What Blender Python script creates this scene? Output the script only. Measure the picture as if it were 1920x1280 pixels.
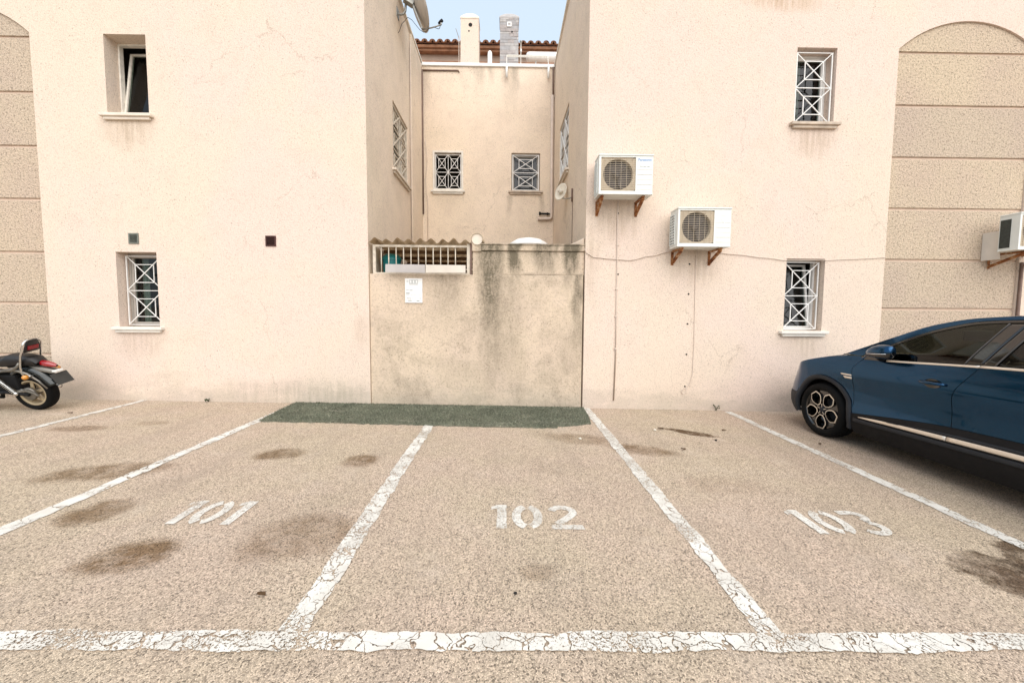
import bpy, bmesh, math, random
from mathutils import Vector, Matrix
random.seed(7)
PI = math.pi
S = bpy.context.scene
C = S.collection
for o in list(bpy.data.objects):
    bpy.data.objects.remove(o)

# ------------------------------------------------------------------ camera
PITCH, YAW, ROLL = 0.0634565, 0.0156216, 0.0068691
EYE = 1.55
cam_data = bpy.data.cameras.new('camera')
cam = bpy.data.objects.new('camera', cam_data)
C.objects.link(cam)
S.camera = cam
cam_data.sensor_fit = 'HORIZONTAL'
cam_data.sensor_width = 36.0
cam_data.lens = 13.5
cam_data.shift_y = -0.0054
cam_data.clip_start = 0.05
cam_data.clip_end = 1500
_f = Vector((math.sin(YAW) * math.cos(PITCH), math.cos(YAW) * math.cos(PITCH), -math.sin(PITCH)))
_r = Vector((math.cos(YAW), -math.sin(YAW), 0))
_d = _f.cross(_r)
_c, _s = math.cos(ROLL), math.sin(ROLL)
_r2 = _r * _c - _d * _s
_d2 = _r * _s + _d * _c
M = Matrix.Identity(4)
for i in range(3):
    M[i][0] = _r2[i]
    M[i][1] = -_d2[i]
    M[i][2] = -_f[i]
M[2][3] = EYE
cam.matrix_world = M

# ------------------------------------------------------------------ sky, sun, exposure
SUN_EL, SUN_AZ = math.radians(46), math.radians(164)      # azimuth clockwise from +Y: behind the camera, to the right
world = bpy.data.worlds.new('World')
S.world = world
world.use_nodes = True
wn = world.node_tree
bg = wn.nodes['Background']
sky = wn.nodes.new('ShaderNodeTexSky')
sky.sky_type = 'NISHITA'
sky.sun_disc = False
sky.sun_elevation = SUN_EL
sky.sun_rotation = SUN_AZ
sky.air_density = 1.0
sky.dust_density = 3.5
sky.ozone_density = 1.0
veil = wn.nodes.new('ShaderNodeMix')          # thin even high cloud over the blue
veil.data_type = 'RGBA'
veil.inputs[0].default_value = 0.78
veil.inputs[7].default_value = (2.65, 3.10, 3.5, 1)
wn.links.new(sky.outputs[0], veil.inputs[6])
wn.links.new(veil.outputs[2], bg.inputs[0])
bg.inputs[1].default_value = 0.15
sun_data = bpy.data.lights.new('sun', 'SUN')
sun_data.energy = 1.45
sun_data.angle = math.radians(85)
sun_data.color = (1.0, 0.935, 0.875)
sun = bpy.data.objects.new('sun', sun_data)
C.objects.link(sun)
sdir = Vector((math.sin(SUN_AZ) * math.cos(SUN_EL), math.cos(SUN_AZ) * math.cos(SUN_EL), math.sin(SUN_EL)))
sun.rotation_euler = sdir.to_track_quat('Z', 'Y').to_euler()
sun.location = sdir * 60
S.view_settings.view_transform = 'Standard'
S.view_settings.look = 'None'
S.view_settings.gamma = 1.0
S.view_settings.use_curve_mapping = False
S.view_settings.exposure = 1.07
S.render.engine = 'CYCLES'

# ------------------------------------------------------------------ constants of the place
SLOPE = 0.01465                 # the lot falls gently to the right
D = 6.181                       # facade plane
YB = 10.2                       # rear wall of the light well
TOP = 7.80                      # parapet height
def gz(x): return -SLOPE * x

# ------------------------------------------------------------------ node helpers
class NB:
    def __init__(s, name, rough=0.8, spec=0.3):
        s.m = bpy.data.materials.new(name)
        s.m.use_nodes = True
        s.t = s.m.node_tree
        s.b = s.t.nodes['Principled BSDF']
        s.b.inputs['Roughness'].default_value = rough
        s.b.inputs['Specular IOR Level'].default_value = spec
        s._co = None
    def n(s, typ, **kw):
        nd = s.t.nodes.new(typ)
        for k, v in kw.items():
            setattr(nd, k, v)
        return nd
    def set(s, sock, v):
        if hasattr(v, 'is_linked') or hasattr(v, 'links'):
            s.t.links.new(v, sock)
        elif isinstance(v, (tuple, list)) and len(v) == 3 and len(sock.default_value) == 4:
            sock.default_value = (*v, 1)
        else:
            sock.default_value = v
    def co(s):
        if s._co is None:
            s._co = s.n('ShaderNodeTexCoord').outputs['Object']
        return s._co
    def mapping(s, loc=(0, 0, 0), rot=(0, 0, 0), scale=(1, 1, 1), vec=None):
        m = s.n('ShaderNodeMapping')
        s.set(m.inputs[0], vec if vec is not None else s.co())
        m.inputs[1].default_value = loc
        m.inputs[2].default_value = rot
        m.inputs[3].default_value = scale
        return m.outputs[0]
    def noise(s, scale, detail=3, rough=0.55, vec=None, out=0, dist=0.0):
        nd = s.n('ShaderNodeTexNoise')
        s.set(nd.inputs['Vector'], vec if vec is not None else s.co())
        nd.inputs['Scale'].default_value = scale
        nd.inputs['Detail'].default_value = detail
        nd.inputs['Roughness'].default_value = rough
        nd.inputs['Distortion'].default_value = dist
        return nd.outputs[out]
    def voro(s, scale, vec=None, feature='F1', out='Distance', rnd=1.0):
        nd = s.n('ShaderNodeTexVoronoi', feature=feature)
        s.set(nd.inputs['Vector'], vec if vec is not None else s.co())
        nd.inputs['Scale'].default_value = scale
        nd.inputs['Randomness'].default_value = rnd
        return nd.outputs[out]
    def ramp(s, fac, *stops):
        r = s.n('ShaderNodeValToRGB')
        s.set(r.inputs[0], fac)
        e = r.color_ramp.elements
        while len(e) < len(stops):
            e.new(0.5)
        for el, (p, c) in zip(e, stops):
            el.position = p
            el.color = (c, c, c, 1) if not isinstance(c, (tuple, list)) else (*c, 1)
        return r.outputs[0]
    def mix(s, fac, a, b, mode='MIX'):
        m = s.n('ShaderNodeMix', data_type='RGBA', blend_type=mode)
        s.set(m.inputs[0], fac)
        s.set(m.inputs[6], a)
        s.set(m.inputs[7], b)
        return m.outputs[2]
    def math(s, op, a, b=0.0, clamp=False):
        m = s.n('ShaderNodeMath', operation=op, use_clamp=clamp)
        s.set(m.inputs[0], a)
        s.set(m.inputs[1], b)
        return m.outputs[0]
    def smooth(s, v, a, b):
        m = s.n('ShaderNodeMapRange', interpolation_type='SMOOTHSTEP')
        s.set(m.inputs[0], v)
        m.inputs[1].default_value = a
        m.inputs[2].default_value = b
        return m.outputs[0]
    def sep(s, vec=None):
        x = s.n('ShaderNodeSeparateXYZ')
        s.set(x.inputs[0], vec if vec is not None else s.co())
        return x.outputs
    def col(s, v): s.set(s.b.inputs['Base Color'], v)
    def rough(s, v): s.set(s.b.inputs['Roughness'], v)
    def bump(s, h, strength=0.3, dist=0.01):
        b = s.n('ShaderNodeBump')
        b.inputs['Strength'].default_value = strength
        b.inputs['Distance'].default_value = dist
        s.set(b.inputs['Height'], h)
        s.t.links.new(b.outputs[0], s.b.inputs['Normal'])

MATS = {}
def simple(name, col, rough=0.6, metal=0.0, spec=0.4, var=0.12, scale=6.0, bump=0.0, bscale=80, coat=0.0):
    """plain material whose colour drifts a little and whose surface is slightly uneven"""
    b = NB(name, rough, spec)
    n = b.noise(scale, 4)
    dk = tuple(c * (1 - var) for c in col)
    lt = tuple(min(1, c * (1 + var)) for c in col)
    b.col(b.ramp(n, (0.3, dk), (0.7, lt)))
    b.rough(b.ramp(b.noise(scale * 2.3, 3), (0.3, max(0.02, rough - 0.06)), (0.7, min(1, rough + 0.06))))
    b.b.inputs['Metallic'].default_value = metal
    b.b.inputs['Coat Weight'].default_value = coat
    if bump:
        b.bump(b.noise(bscale, 3), bump, 0.005)
    MATS[name] = b.m
    return b.m

def stucco(name, base, pink, yellow, grain=54, pits=0.6, bump=0.5, base_dirt=True, streaks=None, rust=None, grime=0.5):
    b = NB(name, 0.92, 0.15)
    big = b.noise(0.55, 4, 0.6)
    mid = b.noise(3.2, 5, 0.65)
    c = b.mix(b.smooth(big, 0.35, 0.65), pink, yellow)
    c = b.mix(b.math('MULTIPLY', b.smooth(mid, 0.45, 0.75), 0.35), c, base)
    g1 = b.noise(grain, 2, 0.7)
    g2 = b.noise(grain * 2.7, 2, 0.6)
    spk = b.ramp(g1, (0.28, 0.72), (0.45, 0.97), (0.75, 1.07))
    c = b.mix(1.0, c, spk, 'MULTIPLY')
    pit = b.smooth(b.noise(grain * 0.85, 1, 0.5, vec=b.mapping(loc=(3.1, 7.7, 1.3))), 0.655, 0.73)
    pitd = b.math('MULTIPLY', pits, b.math('ADD', 0.25, b.math('MULTIPLY', b.smooth(b.noise(1.3, 4, 0.6, vec=b.mapping(loc=(9, 4, 2))), 0.35, 0.65), 0.9)))
    c = b.mix(b.math('MULTIPLY', pit, pitd), c, (0.22, 0.17, 0.13))
    wv = b.n('ShaderNodeVectorMath', operation='ADD')
    b.set(wv.inputs[0], b.co())
    wsc = b.n('ShaderNodeVectorMath', operation='SCALE')
    b.set(wsc.inputs[0], b.noise(2.2, 5, 0.7, out=1))
    wsc.inputs['Scale'].default_value = 0.5
    b.set(wv.inputs[1], wsc.outputs[0])
    hair = b.math('LESS_THAN', b.voro(0.55, vec=wv.outputs[0], feature='DISTANCE_TO_EDGE'), 0.0032)
    hmask = b.smooth(b.noise(0.9, 3, 0.6, vec=b.mapping(loc=(2, 6, 5))), 0.52, 0.60)
    c = b.mix(b.math('MULTIPLY', b.math('MULTIPLY', hair, hmask), 0.35), c, (0.25, 0.19, 0.14))
    x, y, z = b.sep()
    if base_dirt:      # rising damp and splash dirt, ragged band near the ground
        zz = b.math('ADD', z, b.math('MULTIPLY', x, SLOPE))
        n = b.noise(2.2, 5, 0.7, vec=b.mapping(scale=(1, 1, 2.2)))
        band = b.math('MULTIPLY', b.smooth(b.math('SUBTRACT', b.math('MULTIPLY', n, 0.95), zz), 0.05, 0.5), 0.42)
        c = b.mix(band, c, (0.36, 0.32, 0.255))
    if streaks:        # rain streaks under the coping: (x, half width, strength, top, length)
        acc = None
        wob = b.math('MULTIPLY', b.math('SUBTRACT', b.noise(1.7, 4, 0.6), 0.5), 0.35)
        xx = b.math('ADD', x, wob)
        for sx, hw, st, top, ln in streaks:
            dx = b.math('ABSOLUTE', b.math('SUBTRACT', xx, sx))
            a = b.math('SUBTRACT', 1.0, b.smooth(dx, hw * 0.15, hw))
            dn = b.math('SUBTRACT', top, z)
            v = b.math('MULTIPLY', b.math('SUBTRACT', 1.0, b.smooth(dn, 0.0, ln)), b.smooth(dn, -0.05, 0.03))
            k = b.math('MULTIPLY', b.math('MULTIPLY', a, v), st)
            acc = k if acc is None else b.math('MAXIMUM', acc, k)
        n1 = b.noise(9, 5, 0.75, vec=b.mapping(scale=(1, 1, 0.35)))
        n2 = b.noise(38, 3, 0.7)
        brk = b.math('MULTIPLY', b.smooth(n1, 0.22, 0.66), b.smooth(n2, 0.15, 0.6))
        patch = b.math('MULTIPLY', b.smooth(b.noise(1.5, 6, 0.7, vec=b.mapping(loc=(4, 2, 9))), 0.42, 0.70), grime)
        acc = b.math('MULTIPLY', b.math('MAXIMUM', acc, patch), b.math('ADD', b.math('MULTIPLY', brk, 0.62), 0.36), clamp=True)
        c = b.mix(b.math('MULTIPLY', acc, 0.92), c, (0.115, 0.098, 0.066))
    if rust:
        for sx, sz, rx, rz, st, colr in rust:
            m = b.mapping(loc=(-sx / rx, 0, -sz / rz), scale=(1 / rx, 0, 1 / rz))
            ln = b.n('ShaderNodeVectorMath', operation='LENGTH')
            b.set(ln.inputs[0], m)
            d = b.math('ADD', ln.outputs['Value'], b.math('MULTIPLY', b.math('SUBTRACT', b.noise(5, 5, 0.7), 0.5), 1.1))
            drip = b.math('ADD', 0.35, b.smooth(b.noise(16, 4, 0.6, vec=b.mapping(scale=(1, 1, 0.07))), 0.36, 0.66))
            k = b.math('MULTIPLY', b.math('MULTIPLY', b.math('SUBTRACT', 1.0, b.smooth(d, 0.15, 1.0)), st), drip, clamp=True)
            c = b.mix(k, c, colr)
    b.col(c)
    h = b.math('ADD', b.math('MULTIPLY', g1, 0.7), b.math('MULTIPLY', g2, 0.4))
    b.bump(h, bump, 0.012)
    MATS[name] = b.m
    return b.m

DIRT = (0.36, 0.27, 0.18)
WB, WP, WY = (0.64, 0.515, 0.42), (0.705, 0.575, 0.492), (0.705, 0.590, 0.478)
def under(x, z, w=0.5, s=0.35): return (x, z, w, 0.42, s, DIRT)
stucco('stucco_left', WB, WP, WY, rust=[under(-5.84, 4.30), under(-5.84, 1.05, 0.5, 0.3), under(-2.3, 1.2, 0.25, 0.2), (-3.3, 0.2, 2.2, 0.35, 0.3, (0.3, 0.27, 0.2))])
stucco('stucco_right', WB, WP, WY, rust=[under(4.85, 4.30), under(4.85, 1.05, 0.5, 0.25), (1.75, 3.0, 0.55, 0.5, 0.35, DIRT), (2.98, 2.3, 0.55, 0.45, 0.3, DIRT),
                                          (4.3, 6.35, 0.9, 0.22, 0.45, (0.42, 0.29, 0.17)), (1.35, 2.3, 0.2, 0.9, 0.25, DIRT)])
stucco('stucco_well_brightened', WB, (0.79, 0.66, 0.53), (0.79, 0.665, 0.52), base_dirt=False, grime=0.16,  # tone raised above the facade's: light missing in the well painted in
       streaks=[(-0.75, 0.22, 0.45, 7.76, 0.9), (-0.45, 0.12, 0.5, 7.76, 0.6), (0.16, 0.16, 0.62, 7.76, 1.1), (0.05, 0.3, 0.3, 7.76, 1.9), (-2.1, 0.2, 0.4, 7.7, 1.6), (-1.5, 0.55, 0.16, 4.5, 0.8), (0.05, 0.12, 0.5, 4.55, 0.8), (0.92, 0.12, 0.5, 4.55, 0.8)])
stucco('stucco_low', WB, (0.62, 0.50, 0.385), (0.635, 0.52, 0.39), grain=42, pits=0.5,
       streaks=[(-0.24, 0.34, 1.25, 2.66, 3.4), (-0.20, 0.17, 1.3, 2.66, 1.7), (0.14, 0.20, 1.7, 2.66, 0.95), (0.60, 0.24, 1.3, 2.66, 0.85), (1.02, 0.24, 1.7, 2.66, 1.0), (0.75, 0.12, 0.9, 2.66, 0.6), (1.18, 0.16, 1.0, 2.15, 2.4), (0.0, 0.5, 0.6, 2.15, 2.6),
                (-0.95, 0.5, 0.62, 2.14, 1.3), (-1.5, 0.35, 0.3, 2.14, 0.9), (0.5, 1.2, 0.95, 2.66, 0.16), (0.45, 1.1, 0.45, 2.54, 0.45), (-0.6, 1.9, 0.45, 2.14, 0.12), (-0.05, 0.6, 0.5, 1.2, 1.5), (-0.6, 0.8, 0.35, 0.75, 0.8), (0.45, 1.1, 0.9, 2.155, 0.07)])
def roughcast(name):
    b = NB(name, 0.95, 0.12)
    big = b.noise(0.7, 4, 0.6)
    c = b.mix(b.smooth(big, 0.35, 0.65), (0.53, 0.425, 0.335), (0.56, 0.46, 0.345))
    g1 = b.noise(38, 3, 0.72)
    c = b.mix(1.0, c, b.ramp(g1, (0.32, 0.42), (0.47, 0.94), (0.72, 1.2)), 'MULTIPLY')
    c = b.mix(b.math('MULTIPLY', b.smooth(b.noise(24, 2, 0.6, vec=b.mapping(loc=(5, 1, 2))), 0.60, 0.70), 0.5), c, (0.16, 0.12, 0.09))
    oi = b.n('ShaderNodeObjectInfo')
    c = b.mix(1.0, c, b.ramp(oi.outputs['Random'], (0.0, (0.95, 0.95, 0.97)), (1.0, (1.06, 1.05, 1.02))), 'MULTIPLY')
    b.col(c)
    b.bump(b.math('ADD', g1, b.noise(70, 2)), 0.8, 0.016)
    MATS[name] = b.m
roughcast('roughcast')
simple('joint_plaster', (0.62, 0.475, 0.37), 0.9, var=0.08)
simple('white_plaster', (0.72, 0.68, 0.61), 0.8, var=0.10, bump=0.2)
simple('sill_stone', (0.70, 0.62, 0.52), 0.75, var=0.10, bump=0.15)
simple('sill_grey', (0.52, 0.43, 0.34), 0.8, var=0.22, bump=0.15)
simple('white_paint', (0.78, 0.77, 0.74), 0.45, var=0.06)
simple('old_white_paint', (0.72, 0.68, 0.60), 0.55, var=0.14, scale=14)
simple('cream_bars', (0.60, 0.53, 0.43), 0.55, var=0.2, scale=14)
simple('white_metal', (0.72, 0.72, 0.69), 0.4, var=0.06)
simple('pvc_beige', (0.60, 0.50, 0.42), 0.5, var=0.1)
simple('pvc_tan', (0.33, 0.25, 0.19), 0.55, var=0.15)
simple('window_frame_grey', (0.40, 0.37, 0.33), 0.5, var=0.08)
simple('pvc_brown', (0.16, 0.10, 0.075), 0.55, var=0.2)
simple('dark_rubber', (0.005, 0.005, 0.005), 0.8, spec=0.15, var=0.25, bump=0.2)
simple('black_plastic', (0.007, 0.007, 0.008), 0.6, spec=0.2, var=0.2)
simple('grey_plastic', (0.020, 0.022, 0.026), 0.6, spec=0.25, var=0.15)
simple('chrome', (0.62, 0.62, 0.60), 0.2, metal=1.0, var=0.08)
simple('satin_silver', (0.66, 0.63, 0.57), 0.35, metal=0.85, var=0.06)
simple('bright_trim', (0.80, 0.72, 0.62), 0.38, metal=0.6, var=0.05)
simple('dull_metal', (0.30, 0.30, 0.28), 0.5, metal=0.7, var=0.2)
simple('dish_grey', (0.50, 0.46, 0.41), 0.6, var=0.08)
simple('dish_cream', (0.70, 0.64, 0.53), 0.6, var=0.08)
simple('vent_brown', (0.065, 0.022, 0.016), 0.6, var=0.25)
simple('vent_grey', (0.17, 0.18, 0.15), 0.6, var=0.2)
simple('room_dark', (0.10, 0.095, 0.085), 0.9, var=0.2)
simple('curtain', (0.42, 0.42, 0.40), 0.9, var=0.1)
simple('teal_plastic', (0.012, 0.20, 0.21), 0.35, var=0.12)
simple('board_grey', (0.45, 0.42, 0.40), 0.7, var=0.12, scale=3, bump=0.1)
simple('board_cream', (0.66, 0.60, 0.52), 0.7, var=0.10, scale=3, bump=0.1)
simple('fibre_cement', (0.46, 0.37, 0.26), 0.9, var=0.35, scale=5, bump=0.3)
def sheet_mat():
    """thin weathered sheet that lets some daylight through"""
    b = NB('lean_to_sheet', 0.85, 0.2)
    n = b.noise(4, 5, 0.65)
    c = b.ramp(n, (0.3, (0.20, 0.13, 0.07)), (0.55, (0.38, 0.28, 0.17)), (0.8, (0.56, 0.46, 0.33)))
    b.col(c)
    tl = b.n('ShaderNodeBsdfTranslucent')
    b.set(tl.inputs[0], c)
    mx = b.n('ShaderNodeMixShader')
    mx.inputs[0].default_value = 0.45
    b.t.links.new(b.b.outputs[0], mx.inputs[1])
    b.t.links.new(tl.outputs[0], mx.inputs[2])
    b.t.links.new(mx.outputs[0], b.t.nodes['Material Output'].inputs[0])
    MATS['lean_to_sheet'] = b.m
sheet_mat()
simple('old_wood', (0.17, 0.10, 0.05), 0.85, var=0.35, scale=8)
simple('clay_tile', (0.20, 0.085, 0.05), 0.85, var=0.45, scale=7, bump=0.3)
simple('clay_dark', (0.27, 0.135, 0.075), 0.85, var=0.3, scale=5)
simple('slate_a', (0.34, 0.33, 0.33), 0.85, var=0.16, scale=9, bump=0.4)
simple('slate_b', (0.42, 0.40, 0.385), 0.85, var=0.16, scale=9, bump=0.4)
simple('slate_c', (0.37, 0.335, 0.32), 0.85, var=0.16, scale=9, bump=0.4)
simple('soot', (0.02, 0.018, 0.016), 0.95)
simple('far_wall', (0.40, 0.30, 0.235), 0.9, var=0.1)
simple('plate_dark', (0.035, 0.036, 0.033), 0.5)
simple('dry_leaf', (0.09, 0.05, 0.022), 0.85, var=0.3)
simple('weed_green', (0.05, 0.06, 0.025), 0.8, var=0.3)
simple('pale_stone', (0.6, 0.55, 0.46), 0.85)
simple('ink_grey', (0.33, 0.35, 0.34), 0.7)
simple('ink_faint', (0.55, 0.57, 0.56), 0.7)
simple('ink_blue', (0.10, 0.24, 0.50), 0.6)
simple('ac_beige', (0.50, 0.42, 0.31), 0.6, var=0.08)
simple('ac_white', (0.70, 0.72, 0.68), 0.45, var=0.05)
simple('wire_brown', (0.30, 0.24, 0.20), 0.5, var=0.1)
simple('fan_dark', (0.05, 0.042, 0.042), 0.6, var=0.2)
simple('coil_dark', (0.035, 0.042, 0.038), 0.5, var=0.3, scale=30)

def rusty():
    b = NB('rusty_steel', 0.75, 0.3)
    n = b.noise(14, 5, 0.7)
    b.col(b.ramp(n, (0.30, (0.055, 0.018, 0.010)), (0.48, (0.25, 0.085, 0.025)), (0.56, (0.36, 0.17, 0.06)), (0.66, (0.55, 0.44, 0.33))))
    b.bump(n, 0.4, 0.004)
    MATS['rusty_steel'] = b.m
rusty()

def glass(name, tint, gloss=0.9, rough=0.02, ior=1.5):
    b = NB(name)
    tr = b.n('ShaderNodeBsdfTransparent')
    tr.inputs[0].default_value = (*tint, 1)
    gl = b.n('ShaderNodeBsdfGlossy')
    gl.inputs[0].default_value = (gloss, gloss, gloss, 1)
    gl.inputs[1].default_value = rough
    lw = b.n('ShaderNodeLayerWeight')          # Schlick reflectance, the same from both sides of the pane
    lw.inputs[0].default_value = 0.5
    fres = b.math('ADD', 0.04, b.math('MULTIPLY', b.math('POWER', lw.outputs['Facing'], 5.0), 0.96))
    bp = b.n('ShaderNodeBump')
    bp.inputs['Strength'].default_value = 0.02
    b.set(bp.inputs['Height'], b.noise(2.0, 1))
    b.t.links.new(bp.outputs[0], gl.inputs['Normal'])
    mx = b.n('ShaderNodeMixShader')
    b.set(mx.inputs[0], fres)
    b.t.links.new(tr.outputs[0], mx.inputs[1])
    b.t.links.new(gl.outputs[0], mx.inputs[2])
    b.t.links.new(mx.outputs[0], b.t.nodes['Material Output'].inputs[0])
    MATS[name] = b.m
glass('window_glass', (0.42, 0.50, 0.46))
glass('car_glass', (0.13, 0.145, 0.115))
simple('seal_grey', (0.075, 0.072, 0.07), 0.4, metal=0.3)

def car_paint():
    b = NB('blue_car_paint', 0.15, 0.2)
    fl = b.noise(900, 1)
    b.col(b.ramp(fl, (0.35, (0.0010, 0.028, 0.085)), (0.65, (0.0022, 0.060, 0.138))))
    b.b.inputs['Metallic'].default_value = 0.9
    b.b.inputs['Coat Weight'].default_value = 0.5
    b.b.inputs['Coat Roughness'].default_value = 0.03
    MATS['blue_car_paint'] = b.m
car_paint()
simple('moto_paint', (0.022, 0.026, 0.026), 0.25, metal=0.5, var=0.1, coat=0.6)
simple('moto_rim', (0.42, 0.34, 0.22), 0.5, metal=0.3, var=0.1)
simple('moto_grey', (0.20, 0.185, 0.16), 0.4, metal=0.6, var=0.15)
simple('red_lens', (0.26, 0.004, 0.008), 0.12, var=0.1, coat=1.0)
simple('red_reflector', (0.20, 0.006, 0.01), 0.3, var=0.1)
simple('amber_lens', (0.55, 0.22, 0.02), 0.15, var=0.1, coat=1.0)
simple('seat_leather', (0.009, 0.008, 0.008), 0.45, var=0.2, bump=0.2)
simple('gloss_black', (0.002, 0.002, 0.002), 0.08, var=0.1, coat=1.0)
simple('cabin_dark', (0.005, 0.005, 0.005), 0.8, var=0.2)
simple('headliner', (0.30, 0.29, 0.25), 0.9, var=0.05)
simple('lamp_clear', (0.55, 0.56, 0.58), 0.1, metal=0.5, var=0.1, coat=1.0)

# stains on the asphalt: x, y, rx, ry, rot(deg), strength, colour
STAINS = [(-2.30, 2.31, 0.30, 0.21, 20, 0.85, 0), (-3.03, 2.80, 0.26, 0.24, 20, 0.62, 0), (-3.70, 3.50, 0.62, 0.26, 15, 0.62, 0), (-2.38, 4.01, 0.30, 0.20, 10, 0.68, 0),
          (-1.48, 3.86, 0.22, 0.20, 0, 0.68, 0), (-1.40, 2.55, 0.45, 0.34, 25, 0.48, 0), (1.55, 4.30, 0.52, 0.20, -18, 0.62, 0), (0.90, 4.66, 0.55, 0.24, -10, 0.45, 0),
          (2.45, 4.96, 0.36, 0.11, -32, 0.95, 1), (3.12, 2.20, 0.32, 0.28, -25, 0.8, 2), (3.65, 2.36, 0.5, 0.26, 10, 0.8, 2), (-5.24, 4.73, 0.42, 0.16, 5, 0.55, 0), (-4.6, 5.0, 0.25, 0.12, 0, 0.35, 0),
          (0.2, 2.2, 0.14, 0.10, 0, 0.30, 0), (-4.4, 2.9, 0.3, 0.2, 0, 0.35, 0), (2.0, 3.4, 0.5, 0.25, 0, 0.16, 0)]
def asphalt(name):
    b = NB(name, 0.93, 0.2)
    big = b.noise(0.6, 5, 0.6)
    mid = b.noise(2.6, 5, 0.65)
    c = b.mix(b.smooth(big, 0.36, 0.64), (0.525, 0.412, 0.318), (0.515, 0.422, 0.308))
    c = b.mix(b.math('MULTIPLY', b.smooth(mid, 0.48, 0.72), 0.4), c, (0.55, 0.45, 0.36))
    c = b.mix(b.math('MULTIPLY', b.smooth(b.noise(1.1, 5, 0.6, vec=b.mapping(loc=(8, 3, 0))), 0.52, 0.72), 0.35), c, (0.34, 0.275, 0.205))
    v = b.voro(145, out='Color')
    vv = b.n('ShaderNodeRGBToBW')
    b.set(vv.inputs[0], v)
    agg = b.ramp(vv.outputs[0], (0.14, 0.32), (0.32, 0.80), (0.6, 1.10), (0.85, 1.4))
    c = b.mix(1.0, c, agg, 'MULTIPLY')
    ed = b.voro(145, feature='DISTANCE_TO_EDGE')
    c = b.mix(b.math('MULTIPLY', b.math('SUBTRACT', 1.0, b.smooth(ed, 0.0, 0.16)), 0.45), c, (0.13, 0.10, 0.075))
    spk = b.noise(75, 3, 0.75, vec=b.mapping(loc=(2, 5, 1)))
    c = b.mix(b.math('MULTIPLY', b.smooth(spk, 0.60, 0.69), 0.58), c, (0.11, 0.085, 0.065))
    c = b.mix(b.math('MULTIPLY', b.smooth(spk, 0.40, 0.30), 0.3), c, (0.50, 0.41, 0.32))
    trk = b.smooth(b.noise(1.0, 5, 0.62, vec=b.mapping(loc=(0.4, 0, 0), scale=(2.6, 0.35, 1))), 0.50, 0.72)
    c = b.mix(b.math('MULTIPLY', trk, 0.30), c, (0.30, 0.245, 0.19))
    pale = b.smooth(b.noise(1.6, 6, 0.68, vec=b.mapping(loc=(5, 8, 0))), 0.55, 0.72)
    c = b.mix(b.math('MULTIPLY', pale, 0.30), c, (0.56, 0.47, 0.385))
    wob = b.noise(4.2, 7, 0.72)
    cols = [(0.40, 0.325, 0.24), (0.26, 0.20, 0.15), (0.26, 0.22, 0.185)]
    fine = b.math('MULTIPLY', b.math('ADD', 0.65, b.math('MULTIPLY', b.noise(30, 3), 0.6)), b.math('ADD', 0.50, b.smooth(b.noise(5.5, 6, 0.7, vec=b.mapping(loc=(3, 3, 0))), 0.30, 0.66)))
    for x, y, rx, ry, rot, st, k in STAINS:
        a = math.radians(rot)
        m1 = b.mapping(loc=(-x, -y, 0))
        m2 = b.mapping(rot=(0, 0, -a), vec=m1)
        m3 = b.mapping(scale=(1 / rx, 1 / ry, 0), vec=m2)
        ln = b.n('ShaderNodeVectorMath', operation='LENGTH')
        b.set(ln.inputs[0], m3)
        d = b.math('ADD', ln.outputs['Value'], b.math('MULTIPLY', b.math('SUBTRACT', wob, 0.5), 1.5 if k else 0.9))
        f = b.math('SUBTRACT', 1.0, b.smooth(d, 0.72 if k else 0.50, 0.95 if k else 1.02))
        f = b.math('MULTIPLY', b.math('MULTIPLY', f, st), fine, clamp=True)
        c = b.mix(f, c, b.mix(1.0, c, cols[k], 'MULTIPLY'))
    b.col(c)
    b.bump(b.math('ADD', b.math('MULTIPLY', vv.outputs[0], 0.6), b.math('MULTIPLY', ed, 1.2)), 0.6, 0.006)
    MATS[name] = b.m
asphalt('asphalt')

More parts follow.
